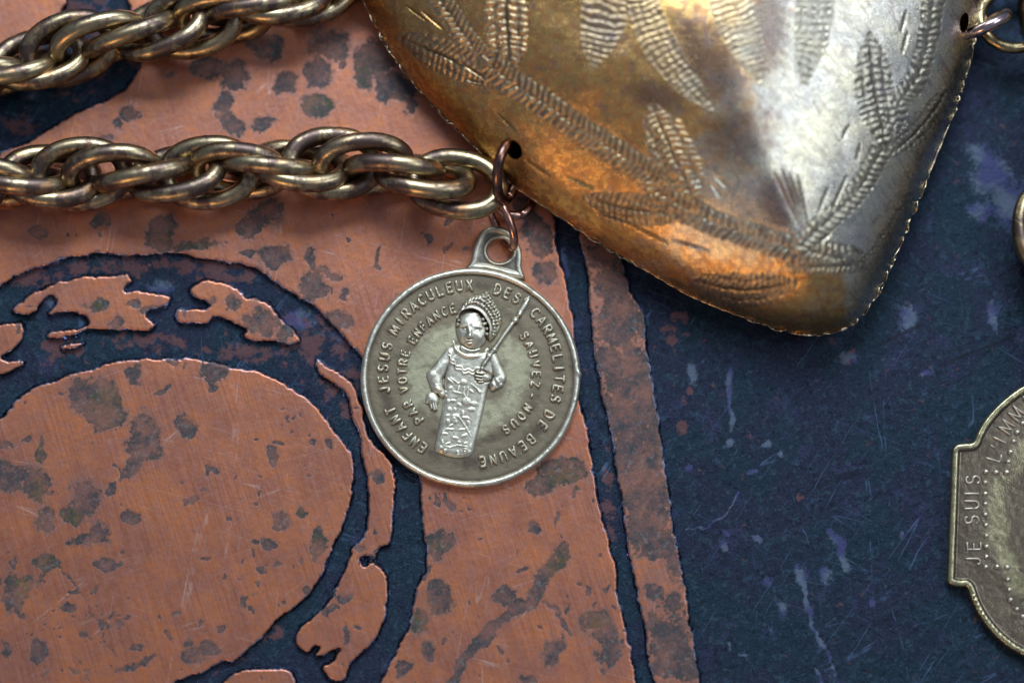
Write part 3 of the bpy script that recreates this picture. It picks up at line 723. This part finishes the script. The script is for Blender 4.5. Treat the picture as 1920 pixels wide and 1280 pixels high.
strokes([((1505,435),(1452,325)),((1508,432),(1466,318)),((1512,430),(1480,325)),((1515,430),(1495,330)),((1535,400),(1552,352)),((1560,395),(1588,330)),((1580,260),(1592,235)),((1607,300),(1612,270)),
    ((1690,60),(1700,20)),((1692,100),(1702,60)),((790,20),(832,56)),((760,10),(800,40)),((862,115),(910,150)),((870,148),(904,156)),
    ((1120,400),(1180,418)),((1180,420),(1250,455)),((1260,450),(1330,470)),((1335,345),(1352,372)),((1342,330),(1360,350)),((930,210),(965,245)),((985,300),(1030,330)),((1060,330),(1110,352)),((1540,452),(1556,440))])
H = H + dz*sstep(0, 25, dd)
tarn_light = 1-sstep(1150, 1560, X+0.42*(Y-200)*1.0+fbm(X, Y, 140, 3, 2)*60)  # heavier tarnish at left, and the left-to-right fall of light put into colour
tarn_light = np.maximum(tarn_light, sstep(1640, 1540, X+fbm(X, Y, 60, 3, 2)*30)*sstep(400, 540, Y)*0.8)  # point: darker gold up to the bright facet, its lit side painted pale
bloom = np.maximum.reduce([ell_blob(X, Y, 1330, 120, 60, 120, -25), ell_blob(X, Y, 1230, 180, 60, 30, 20), ell_blob(X, Y, 1390, 250, 70, 60), ell_blob(X, Y, 1440, 50, 40, 100), ell_blob(X, Y, 1460, 380, 40, 60), ell_blob(X, Y, 1130, 60, 50, 50)*0.9, np.zeros_like(X)])
heart = thing('heart_pendant', P(1330, 250, 0.1), 'large puffed brass heart pendant engraved with leaves, its point towards the small medals', 'pendant')
V, q, A = masked(X, Y, dm, ZS+H, None, {'tarnish_and_light': tarn_light, 'engraved': eng, 'cavity': cav, 'bloom': bloom})
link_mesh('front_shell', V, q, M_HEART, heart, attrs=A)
# back shell, shallower
X2, Y2 = grid(630, 1950, -680, 645, 9.0)
d2 = sdpoly(X2, Y2, op)
Hb = 0.38*(1-np.exp(-np.maximum(d2, 0)/40.0))
o2 = np.zeros_like(X2)
V, q, A = masked(X2, Y2, d2, ZS-0.004-Hb, None, {'tarnish_and_light': o2+1, 'engraved': o2, 'cavity': o2, 'bloom': o2})
link_mesh('back_shell', V, q[:, ::-1], M_HEART, heart, attrs=A)
# crimped seam: two wavy wires and small solder loops along the edge
M_SEAM = mat_bronze_ring('crimped_seam_metal', (0.60, 0.50, 0.34), (0.22, 0.16, 0.10), 0.22)
path = catmull(outline, 40)
path = path[(path[:, 1] > -120)]
sl_ = np.concatenate([[0], np.cumsum(np.hypot(*np.diff(path, axis=0).T))])
ln = np.arange(0, sl_[-1], 2.6)
px_ = np.interp(ln, sl_, path[:, 0]); py_ = np.interp(ln, sl_, path[:, 1])
tx_ = np.gradient(px_); ty_ = np.gradient(py_); L_ = np.hypot(tx_, ty_); nx_, ny_ = ty_/L_, -tx_/L_
keepm = L_ < 6
geos = []
amp_n = 0.12+1.0*np.clip(fbm(ln, ln*0+3, 70, 4, 1)+0.35, 0, 1)
for sgn, fr, rr in ((1, 7.3, 0.014), (-1, 5.9, 0.011)):
    offp = -0.5+sgn*amp_n*(4.0+2.5*fbm(ln, ln*0+9, 15, 3, 5))*np.sin(ln/fr+7.0*fbm(ln, ln*0, 60, 3, 2))
    zz = ZS-0.01+0.035*np.cos(ln/fr*1.3)*amp_n+0.02*sgn
    pts = P(px_-nx_*offp*-1, py_-ny_*offp*-1, zz)
    cut = np.where(~keepm)[0]
    geos.append(tube_geo(pts[:cut[0]] if len(cut) else pts, rr*(0.8+0.5*vnoise(ln, ln*0, 3))[:(cut[0] if len(cut) else None)], False, 5))
V, F = merge(geos)
link_py('crimped_seam', V, F, M_SEAM, heart)

# ------------------------------------------------------------------ jump rings
def ring(name, c, R, r, normal, mat, label, ratio=1.0, up=None, group='jump rings'):
    n = Vector(normal).normalized()
    u = Vector(up) if up else Vector((0, 1, 0))
    u = (u-n*u.dot(n)).normalized(); v = n.cross(u)
    th = np.linspace(0.06, 2*math.pi-0.06, 56)+math.pi
    c = np.asarray(c, float)
    pts = c+R*np.cos(th)[:, None]*np.array(u)+R*ratio*np.sin(th)[:, None]*np.array(v)
    V, F = tube_geo(pts, r, False, 12)
    o = link_py(name, V, F, mat); tag(o, label, 'jump ring', group); return o
ring('jump_ring', P(951, 322, 1.02), 0.56, 0.10, Vector((0.25,0.75,0.72)).cross(Vector((-0.6,-0.42,0.65))), M_BRONZE, 'dark bronze jump ring through the left hole of the brass heart', ratio=0.8, up=(0.25,0.75,0.72))
ring('jump_ring', P(941, 415, 0.48), 0.53, 0.076, (0.95, 0.04, -0.30), M_COPRING, 'thin copper jump ring holding the round medal by its loop', ratio=0.7)
ring('jump_ring', P(962, 372, 0.36), 0.36, 0.085, (0.25, 0.2, 0.95), M_COPRING, 'copper jump ring half hidden under the heart at the chain end')
ring('jump_ring', P(1849, 46, 0.78), 0.42, 0.11, (-0.12, 0.97, 0.25), M_SILRING, 'greyish jump ring through the right hole of the brass heart', up=(1, 0, 0))
ring('jump_ring', P(1898, 36, 0.52), 0.60, 0.11, (0.1, 0.15, 0.98), M_BRASSRING, 'big olive brass ring cut by the top right corner of the photo')
rope('brass rope chain on the far right, its edge just inside the frame', [(1965,40,.6),(2010,150,.7),(1996,300,.74),(1974,420,.76),(1996,560,.72),(2015,660,.66)], 250, 43, 0.58, seed=8, smax=6.2)

# ------------------------------------------------------------------ struck lettering
def arcp(cx, cy, rx, ry, a0, a1, n=10):
    return [(cx+rx*math.cos(math.radians(a0+(a1-a0)*i/n)), cy+ry*math.sin(math.radians(a0+(a1-a0)*i/n))) for i in range(n+1)]
G = {
 'A': [[(0,0),(.3,1),(.6,0)],[(.12,.33),(.48,.33)]],
 'B': [[(0,0),(0,1)],[(0,1)]+arcp(.3,.76,.24,.24,90,-90,8)+[(0,.52)],[(0,.52)]+arcp(.3,.26,.28,.26,90,-90,8)+[(0,0)]],
 'C': [arcp(.32,.5,.32,.5,50,310,14)],
 'D': [[(0,0),(0,1)],[(0,1)]+arcp(.22,.5,.36,.5,90,-90,12)+[(0,0)]],
 'E': [[(.5,1),(0,1),(0,0),(.52,0)],[(0,.52),(.4,.52)]],
 'F': [[(.5,1),(0,1),(0,0)],[(0,.52),(.4,.52)]],
 'I': [[(0,0),(0,1)]],
 'J': [[(.4,1),(.4,.25)]+arcp(.2,.22,.2,.22,0,-170,7)],
 'L': [[(0,1),(0,0),(.5,0)]],
 'M': [[(0,0),(.05,1),(.35,.1),(.65,1),(.7,0)]],
 'N': [[(0,0),(0,1),(.52,0),(.52,1)]],
 'O': [arcp(.3,.5,.3,.5,0,360,18)],
 'P': [[(0,0),(0,1)],[(0,1)]+arcp(.26,.74,.26,.26,90,-90,8)+[(0,.48)]],
 'R': [[(0,0),(0,1)],[(0,1)]+arcp(.26,.74,.26,.26,90,-90,8)+[(0,.48)],[(.22,.48),(.54,0)]],
 'S': [arcp(.28,.75,.24,.25,20,250,10)+arcp(.28,.26,.26,.26,80,-160,10)],
 'T': [[(.28,0),(.28,1)],[(0,1),(.56,1)]],
 'U': [[(0,1),(0,.28)]+arcp(.27,.28,.27,.28,180,360,8)+[(.54,1)]],
 'V': [[(0,1),(.3,0),(.6,1)]],
 'X': [[(0,0),(.54,1)],[(0,1),(.54,0)]],
 'Z': [[(0,1),(.52,1),(0,0),(.54,0)]],
 '-': [[(0,.5),(.36,.5)]],
 '.': [[(0,.0),(.02,.02)]],
 "'": [[(0,1),(-.05,.75)]],
}
def letter(ch, px, py, ang, cap, z, mat, parent, r=0.031, serif=True, wscale=1.0, name='letter'):
    """ang: clockwise tilt of the letter's up direction in degrees; centred on px, py"""
    a = math.radians(ang); up = (math.sin(a), -math.cos(a)); rt = (math.cos(a), math.sin(a))
    allx = [p[0] for s_ in G[ch] for p in s_]; cx = (min(allx)+max(allx))/2
    geos = []
    for s_ in G[ch]:
        pts = []
        for i in range(len(s_)-1):
            for j in range(3): pts.append((s_[i][0]+(s_[i+1][0]-s_[i][0])*j/3, s_[i][1]+(s_[i+1][1]-s_[i][1])*j/3))
        pts.append(s_[-1])
        ww = []
        for (x, y) in pts:
            u = (x-cx)*cap*wscale; v = (y-.5)*cap
            ww.append(P(px+rt[0]*u+up[0]*v, py+rt[1]*u+up[1]*v, z))
        ww = np.array(ww)
        rr = r*(0.72+0.55*vnoise(ww[:, 0]*14+px, ww[:, 1]*14, 2))
        geos.append(tube_geo(ww, rr, False, 8))
    V, F = merge(geos)
    V[:, 2] = z+(V[:, 2]-z)*1.15
    return link_py(name, V, F, mat, parent)

# ------------------------------------------------------------------ round medal
CX, CY, RM_ = 882.0, 708.0, 206.0
ZB, ZF = 0.11, 0.245
medal = thing('round_medal', P(CX, CY, ZB), 'small round worn brass medal with crowned child and French lettering on the copper plate', 'medal')
X, Y = grid(CX-216, CX+216, CY-216, CY+216, 1.5)
r_ = np.hypot(X-CX, Y-CY); th_ = np.arctan2(Y-CY, X-CX)
R_ = RM_+fbm(th_*40, r_*0, 12, 3, 1)*1.2+2.5*np.exp(-((th_+0.03)/0.02)**2)
d = R_-3-r_
Zm = ZF+0.010*np.exp(-((r_-150)/40)**2)*0+fbm(X, Y, 60, 3, 2)*0.006+fbm(X, Y, 9, 3, 3)*0.0016
wear = np.maximum(0, 1-np.abs(r_-85)/60)*0.7 + 0.02 + 0.6*fbm(X, Y, 45, 4, 5)
fig_c = np.exp(-((np.abs(r_-190))/12)**2)
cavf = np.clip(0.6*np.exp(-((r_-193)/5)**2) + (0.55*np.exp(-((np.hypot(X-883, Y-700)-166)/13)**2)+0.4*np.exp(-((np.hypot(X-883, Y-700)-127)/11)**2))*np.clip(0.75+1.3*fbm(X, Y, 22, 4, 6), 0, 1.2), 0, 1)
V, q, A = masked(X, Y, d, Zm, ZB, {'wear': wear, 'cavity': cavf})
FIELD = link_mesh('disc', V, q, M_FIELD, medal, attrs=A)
d = np.minimum(R_-r_, r_-193)
pr = np.clip(d/6.5, 0, 1)
Zr = ZF-0.02+0.085*np.sqrt(np.clip(1-(1-pr)**2, 0, 1))+fbm(X, Y, 7, 3, 1)*0.006+fbm(th_*200, r_*0.3, 9, 2, 4)*0.003
nick = np.exp(-(((X-1087)/5)**2+((Y-697)/6)**2)); Zr += 0.03*nick
V, q, A = masked(X, Y, d, Zr, ZB-0.005, {'wear': 0.75+0.2*fbm(X, Y, 30, 3, 2), 'cavity': np.zeros_like(X)})
link_mesh('rim', V, q, M_RELIEF, medal, attrs=A)
# the loop the ring goes through
X, Y = grid(860, 1000, 412, 535, 1.3)
loop_poly = catmull([(872,506),(882,490),(888,462),(898,438),(913,426),(934,424),(955,432),(970,450),(979,472),(979,500),(984,522),(960,520),(910,508)], 6)
dl = sdpoly(X, Y, loop_poly)
hh = (np.hypot((X-937)/23, (Y-470)/21)-1)*21
d = np.minimum(dl, hh)
m2 = np.hypot(X-CX, Y-CY)-RM_+4
d = np.minimum(d, m2)
pr = np.clip(d/6, 0, 1)
Zl = ZF-0.05+0.085*np.sqrt(np.clip(1-(1-pr)**2, 0, 1))-0.025*sstep(8, 14, dl)*sstep(4, 9, hh)+fbm(X, Y, 8, 3, 2)*0.004
V, q, A = masked(X, Y, d, Zl, ZB, {'wear': 0.45+0.3*fbm(X, Y, 30, 3, 2), 'cavity': 0.7*sstep(8, 14, dl)*sstep(4, 9, hh)})
link_mesh('loop', V, q, M_RELIEF, medal, attrs=A)
TXC = (883.0, 700.0)
def arc_text(word, R, a0, a1, cap):
    for i, ch in enumerate(word):
        a = a0+(a1-a0)*i/max(1, len(word)-1)
        t = math.radians(a)
        letter(ch, TXC[0]+R*math.sin(t), TXC[1]-R*math.cos(t), a, cap, ZF+0.008, M_RELIEF, medal)
for wd_, R, a0, a1, cap in (('ENFANT',166,-146.7,-114.9,17.5),('JESUS',165,-101,-71.9,18),('MIRACULEUX',165.5,-60.5,-1,18),('DES',165,17.7,31.4,18),('CARMELITES',165.5,46.7,106.7,18),('DE',165.5,118,126,17.5),('BEAUNE',167,137.7,172.6,17.5),
    ('PAR',131,-131.5,-116,15.5),('VOTRE',129,-103.6,-73,15.5),('ENFANCE',126,-60.4,-16.1,15.5),('SAUVEZ',122.5,55,99.7,15.5),('-',121.5,110,110,15.5),('NOUS',124,121.4,148,15.5)):
    arc_text(wd_, R, a0, a1, cap)

# child figure in relief: a height field sculpted from soft forms
st = 0.8
X, Y = grid(790, 1004, 545, 874, st)
Hh = np.zeros_like(X)
def smax(a, b, k=0.012):
    h = np.clip(0.5+0.5*(a-b)/k, 0, 1); return b*(1-h)+a*h+k*h*(1-h)
def E(cx, cy, rx, ry, rot=0, h=0.1, p=0.5):
    a = math.radians(rot); u = ((X-cx)*math.cos(a)+(Y-cy)*math.sin(a))/rx; v = (-(X-cx)*math.sin(a)+(Y-cy)*math.cos(a))/ry
    return h*np.clip(1-u*u-v*v, 0, 1)**p
def G2(cx, cy, rx, ry, rot=0, h=0.02):
    a = math.radians(rot); u = ((X-cx)*math.cos(a)+(Y-cy)*math.sin(a))/rx; v = (-(X-cx)*math.sin(a)+(Y-cy)*math.cos(a))/ry
    return h*np.exp(-u*u-v*v)
def C(p, q, r0, r1, h0=0.1, h1=None):
    h1 = h0 if h1 is None else h1
    ex, ey = q[0]-p[0], q[1]-p[1]; t = np.clip(((X-p[0])*ex+(Y-p[1])*ey)/(ex*ex+ey*ey), 0, 1)
    dd_ = np.hypot(X-p[0]-ex*t, Y-p[1]-ey*t); r = r0+(r1-r0)*t
    return (h0+(h1-h0)*t)*np.sqrt(np.clip(1-(dd_/r)**2, 0, 1))
def PL(pts, h, bev=8, n=5):
    dd_ = sdpoly(X, Y, catmull(pts, n)); pr = np.clip(dd_/bev, 0, 1); return h*np.sqrt(np.clip(1-(1-pr)**2, 0, 1))
body = [(846,648),(860,645),(884,652),(905,660),(925,655),(934,672),(928,700),(915,730),(909,760),(900,800),(892,830),(886,851),(872,858),(850,858),(832,853),(815,844),(818,820),(824,790),(829,760),(832,725),(834,690),(836,665)]
Hh = np.maximum(Hh, PL(body, 0.085, 14))
Hh = smax(Hh, C((846,662),(816,705),13,15,0.085), 0.01)*(Hh+C((846,662),(816,705),13,15,0.085) > 0)
arms = np.maximum.reduce([C((814,705),(820,728),15,12,0.10,0.085), C((818,722),(830,738),9,8,0.10)])
Hh = np.where(arms > 0, smax(Hh, arms, 0.008), Hh)
Hh += 0.012*np.exp(-((Y-(728+(X-820)*0.35))/2.0)**2)*(arms > 0) + 0.010*np.exp(-((Y-(736+(X-820)*0.35))/1.8)**2)*(arms > 0)
for k in range(5): Hh += 0.006*np.sin((X*0.5+Y*0.85)/3.0+k)*(C((846,662),(816,715),11,13,1) > .2)*0.5
hand = np.maximum.reduce([E(811,748,13,15,-20,0.085), C((806,750),(809,765),4,3,0.075), C((811,752),(814,768),4,3,0.078), C((816,752),(818,767),4,3,0.07), C((803,744),(800,755),4,3,0.06)])
Hh = np.maximum(Hh, hand)
arm2 = np.maximum.reduce([C((922,668),(938,706),12,13,0.095), C((938,708),(926,722),13,10,0.10), C((938,720),(924,728),7,6,0.085)])
Hh = np.where(arm2 > 0, smax(Hh, arm2, 0.008), Hh)
Hh += 0.010*np.sin((X-Y*0.6)/1.9)*(C((932,716),(922,726),7,7,1) > .3)*0.6
# scepter
scp = lambda t: (903+t*(993-903), 692+t*(556-692))
rod = np.maximum.reduce([C((906,684),(960,607),4.2,5.4,0.125,0.10), C((976,584),(986,569),6.5,5.5,0.085), C((986,569),(994,556),5,1.2,0.07,0.04), E(966,600,8.5,7,-55,0.11), E(974,589,8.5,5.5,-55,0.11), E(927,655,6,7,35,0.12), E(917,667,7,8,35,0.125), E(910,680,5,5,0,0.12), E(904,690,4.5,4.5,0,0.115), E(902,699,4,4,0,0.11), C((984,562),(992,556),3,1.5,0.06)])
Hh = np.maximum(Hh, rod)
# hand on the scepter: four fingers curled round the rod, thumb below
h2 = np.maximum.reduce([E(910,706,13,11,20,0.115), C((894,698),(906,700),3.6,3.4,0.135), C((892,704),(904,706),3.6,3.4,0.135), C((893,710),(904,712),3.4,3.2,0.128), C((897,716),(906,716),3.2,3,0.12), C((903,696),(910,700),3.2,3.4,0.132)])
Hh = np.where(h2 > 0, np.maximum(Hh*0.8, h2), Hh)
for yy in (701, 707, 713): Hh -= 0.016*np.exp(-((Y-(yy+(X-898)*0.12))/1.0)**2)*(np.abs(X-898) < 8)
# collar, neckline, chain of the dress
neck = E(882,652,20,11,0,0.06)
Hh = np.where((neck > 0) & (Y < 662), np.maximum(Hh*0.55, neck), Hh)
col = ribbon(X, Y, catmull([(850,640),(856,655),(868,664),(884,668),(902,664),(914,655)], 5, False))
Hh += 0.022*np.exp(-(col[1]/3.0)**2)*(np.abs(Y-655) < 22)
for offk, amk in ((10, .014), (16, .012)):
    c2_ = ribbon(X, Y, catmull([(842,650+offk),(850,668+offk),(866,680+offk),(882,684+offk),(898,680+offk)], 5, False))
    Hh += amk*np.exp(-((c2_[1]+2.0*np.sin(c2_[0]/2.6))/1.3)**2)
# dress embroidery
def dl_(p, q, wd=1.3, h=0.014):
    global Hh
    Hh = Hh + h*np.exp(-(ribbon(X, Y, [p, q])[1]/wd)**2)*(np.hypot(X-(p[0]+q[0])/2, Y-(p[1]+q[1])/2) < math.hypot(q[0]-p[0], q[1]-p[1])/2+1.5)
def sub(x, y): return (x/6.735+780, y/6.735+690)
blobs = [(600,175,40,36,0,.03),(635,420,55,48,0,.035),(500,610,50,34,-10,.03),(480,660,44,36,20,.028),(625,625,52,18,8,.024),(590,570,16,40,10,.022),(395,600,34,14,-20,.02),(400,680,24,40,20,.02),(440,720,34,14,-25,.02),
 (430,770,54,14,0,.026),(360,825,46,14,5,.026),(575,775,50,15,-5,.022),(610,850,46,18,-25,.022),(520,305,60,10,15,.026),(530,270,10,60,20,.024),(400,420,26,30,30,.024),(370,360,24,34,0,.022),(470,410,40,16,0,.022),(545,460,30,22,30,.02),(700,290,40,14,40,.02),(740,450,60,30,10,.016),
 (700,520,50,26,0,.022),(420,520,30,30,0,.022),(490,520,20,26,0,.02),(430,250,34,14,-30,.024),(430,160,60,16,40,.024),(800,290,20,40,-30,.018),(660,690,20,30,0,.016),(500,880,40,20,10,.016),(400,950,40,14,-20,.02),(330,930,16,34,0,.018),(545,935,26,20,0,.018),(620,950,34,12,-30,.02),(310,1000,26,26,0,.02),(690,990,16,30,0,.018)]
for x, y, rx, ry, ro, h in blobs:
    cx, cy = sub(x, y); Hh = Hh+E(cx, cy, rx/6.735*1.05, ry/6.735*1.05, ro, h*0.45, 0.6)*(Hh > 0.01)
for pl in ([(520,600),(560,640),(640,760),(690,860)],[(300,900),(340,800),(430,740),(480,690)],[(350,975),(430,1000),(520,970),(640,990)],[(430,120),(530,190),(560,180)],[(610,240),(600,320),(635,380)],[(660,240),(650,310),(640,380)],[(700,200),(760,250),(800,300),(850,300)],[(300,1020),(400,1080),(480,1100),(600,1090),(690,1050)]):
    for i in range(len(pl)-1): dl_(sub(*pl[i]), sub(*pl[i+1]), 0.9, 0.007)
for ch, x, y in (('P',300,1020),('R',370,1062),('A',525,1080),('P',630,1050)):
    cx, cy = sub(x, y)
    for s_ in G[ch]:
        for i in range(len(s_)-1):
            dl_((cx+(s_[i][0]-.3)*8, cy-(s_[i][1]-.5)*9), (cx+(s_[i+1][0]-.3)*8, cy-(s_[i+1][1]-.5)*9), 0.8, 0.013)
# head
face = E(885,619,31,37,-6,0.165,0.62)
cap_ = PL([(855,612),(856,590),(866,574),(874,562),(884,555),(898,552),(908,547),(914,545),(921,556),(930,570),(939,585),(941,600),(938,614),(930,630),(920,640),(914,636),(905,618),(880,590)], 0.150, 16)
ears = E(917,628,7,9,0,0.09)
head = np.maximum.reduce([face, ears])
head = head + (face > 0.01)*(-G2(870,616,6.0,3.8,0,.030)-G2(897,619,7.0,4.2,5,.034)+G2(870.5,617,3.4,2.0,0,.022)+G2(897,620,3.8,2.2,0,.024)
   + G2(881,622,3.2,9,-3,.034)+G2(880,630,4.6,3.6,0,.036)+G2(876,631,2.2,2,0,.010)+G2(884,631,2.2,2,0,.010)
   - G2(879,635.5,5.5,1.5,0,.024)+G2(879,638,6,1.7,0,.022)-G2(879,640.6,7,1.2,0,.028)+G2(879,643,5,1.8,0,.024)-G2(880,647,5,1.8,0,.014)+G2(882,651,8,4,0,.012)
   + G2(900,632,9,9,0,.020)+G2(863,631,5,8,0,.014)+G2(882,600,14,9,0,.010)-G2(867,611,8,1.2,-8,-.010)+G2(899,613,9,1.3,8,.010)-G2(882,613,3,5,0,.012))
band = ribbon(X, Y, catmull([(857,604),(859,592),(866,584),(876,580),(890,580),(903,588),(912,600),(918,615),(918,630)], 5, False))
capm = (sdpoly(X, Y, catmull([(850,612),(857,592),(866,583),(876,579),(890,579),(903,587),(912,600),(918,615),(919,645),(950,640),(950,540),(850,540)], 4)) > 0)
head = np.where(capm & (cap_ > 0), np.maximum(cap_, 0.0), head)
head += 0.040*np.exp(-(band[1]/2.2)**2)*((face > 0) | (cap_ > 0))
head += (face > 0)*G2(892,587,7,2.3,0,.03)
hat = np.zeros_like(X)
rows = [([(862,580),(874,569),(888,566),(900,569),(911,578),(919,589),(925,602),(928,616),(926,628)], 5.2, 3.6),
        ([(868,570),(880,562),(894,559),(906,563),(916,572),(926,585),(932,598),(935,612)], 5.0, 3.4),
        ([(880,560),(892,557),(904,555),(914,560),(923,570),(932,581),(938,592),(940,603)], 5.0, 3.2),
        ([(904,553),(913,548),(918,556),(926,567),(934,578),(940,590)], 4.6, 2.9)]
for pts, stp, rb in rows:
    c_ = catmull(pts, 8, False); s_ = np.concatenate([[0], np.cumsum(np.hypot(*np.diff(c_, axis=0).T))])
    for k, u in enumerate(np.arange(1, s_[-1], stp*1.25)):
        bx, by = np.interp(u, s_, c_[:, 0]), np.interp(u, s_, c_[:, 1])
        hat = np.maximum(hat, E(bx+random.uniform(-.6, .6), by+random.uniform(-.6, .6), rb*random.uniform(.8, 1.15)+.5, rb*random.uniform(.7, 1.0), 30*math.sin(k*2.3), 0.045, 0.5))
head = np.where(cap_ > 0.02, head+hat, head)
# hair curls under the band on the right
for bx, by in ((906,598),(911,606),(914,616),(914,626),(907,607),(858,600),(857,608)): head = np.maximum(head, (face > 0)*E(bx, by, 4.5, 4, 0, 0.15, 0.3))
Hh = np.where(head > 0.012, np.maximum(head, 0), Hh)
Hh = np.where(Hh > 0.004, Hh+fbm(X, Y, 5, 3, 2)*0.0025, Hh)
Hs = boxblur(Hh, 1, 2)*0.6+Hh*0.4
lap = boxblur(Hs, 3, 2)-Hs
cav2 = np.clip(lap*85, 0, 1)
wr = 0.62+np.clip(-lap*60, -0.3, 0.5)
keep = Hs > 0.006
idx = np.arange(X.size).reshape(X.shape)
cell = keep[:-1, :-1] | keep[1:, :-1] | keep[:-1, 1:] | keep[1:, 1:]
q = np.stack([idx[1:, :-1], idx[1:, 1:], idx[:-1, 1:], idx[:-1, :-1]], -1)[cell]
us = np.unique(q); rem = np.full(X.size, -1); rem[us] = np.arange(len(us))
Zf_ = ZF-0.012+Hs*0.95
V = P(X.ravel()[us], Y.ravel()[us], Zf_.ravel()[us])
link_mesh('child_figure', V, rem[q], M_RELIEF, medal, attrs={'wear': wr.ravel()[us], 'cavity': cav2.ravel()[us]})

# ------------------------------------------------------------------ quatrefoil medal on the right
half = [(1990,708),(1950,711),(1920,722),(1893,740),(1868,762),(1846,788),(1832,812),(1825,828),(1812,830),(1796,832),(1787,840),(1785,852),(1781,960),(1777,1070),(1777,1090),(1786,1097),(1803,1100),(1813,1101),(1822,1125),(1836,1153),(1860,1185),(1890,1212),(1920,1229),(1955,1241),(1990,1245)]
axis_x = 1990
poly = half+[(2*axis_x-x, y) for x, y in half[::-1][1:-1]]
qp = catmull(poly, 4)
X, Y = grid(1768, 2215, 700, 1255, 2.0)
d = sdpoly(X, Y, qp)
quat = thing('quatrefoil_medal', P(1990, 975, 0.0), 'brass lobed medal reading JE SUIS and L\'IMM, cut by the right edge', 'medal')
zq = 0.17
pr = np.clip(d/4.0, 0, 1)
inner = sstep(10, 15, d)
ridges = np.where((Y > 1110), np.cos(np.arctan2(Y-975, X-1990)*150), 0)*sstep(1, 4, d)*sstep(13, 9, d)
Zq = zq+0.075*np.sqrt(np.clip(1-(1-pr)**2, 0, 1))-0.05*inner+0.008*ridges+fbm(X, Y, 8, 3, 1)*0.003+fbm(X, Y, 70, 2, 3)*0.006
wearq = 0.85*(1-inner)+inner*(0.12+0.35*sstep(60, 80, d)*sstep(120, 95, d)+0.35*fbm(X, Y, 50, 3, 2))
V, q, A = masked(X, Y, d, Zq, 0.0, {'wear': wearq, 'blue_reflection': sstep(75, 105, d)*sstep(930, 985, Y+fbm(X, Y, 40, 3, 2)*30), 'cavity': 0.5*sstep(10, 14, d)*sstep(22, 15, d)})  # mask of the painted blue-violet reflection in the centre
link_mesh('disc', V, q, M_QUAT, quat, attrs=A)
zt = zq+0.042
M_QREL = mat_medal('quatrefoil_worn_relief', (0.74, 0.71, 0.56), (0.55, 0.50, 0.40), 0.6, 0.36)
for ch, x, y, cap, an in (('J',1825,1052,26,-90),('E',1826,1023,25,-90),('S',1822,974,26,-90),('U',1822,946,26,-90),('I',1822,925,26,-90),('S',1824,899,26,-90),
    ('L',1864,856,25,-73),("'",1870,840,25,-70),('I',1875,825,25,-65),('M',1887,800,26,-58),('M',1906,776,26,-52),('A',1927,752,26,-45)):
    letter(ch, x, y, an, cap, zt, M_QREL, quat, r=0.020)
dots = [(1849,884),(1868,885),(1888,885),(1891,865),(1895,847),(1901,827),(1908,810),(1918,793),(1930,778)]
dots += [(1848,904),(1848,925),(1848,944),(1848,964),(1849,984),(1850,1004),(1850,1024),(1850,1043),(1849,1062),(1870,1062),(1889,1063),(1890,1086),(1893,1105),(1895,1124),(1907,1141),(1918,1155),(1932,1168)]
th = np.arange(10)*2*math.pi/10
for x, y in dots:
    c = P(x, y, zt); geo = []
    rr = 0.052*random.uniform(.85, 1.1)
    Vs = [c+np.array([0, 0, rr*0.8])]
    for el in (60, 35, 5):
        for t in th: Vs.append(c+np.array([1.15*rr*math.cos(math.radians(el))*math.cos(t), 0.9*rr*math.cos(math.radians(el))*math.sin(t), rr*0.8*math.sin(math.radians(el))]))
    F = [(0, 1+k, 1+(k+1) % 10) for k in range(10)]
    for l in range(2):
        for k in range(10): F.append((1+l*10+k, 11+l*10+k, 11+l*10+(k+1) % 10, 1+l*10+(k+1) % 10))
    link_py('bead', np.array(Vs), F, M_QREL, quat)
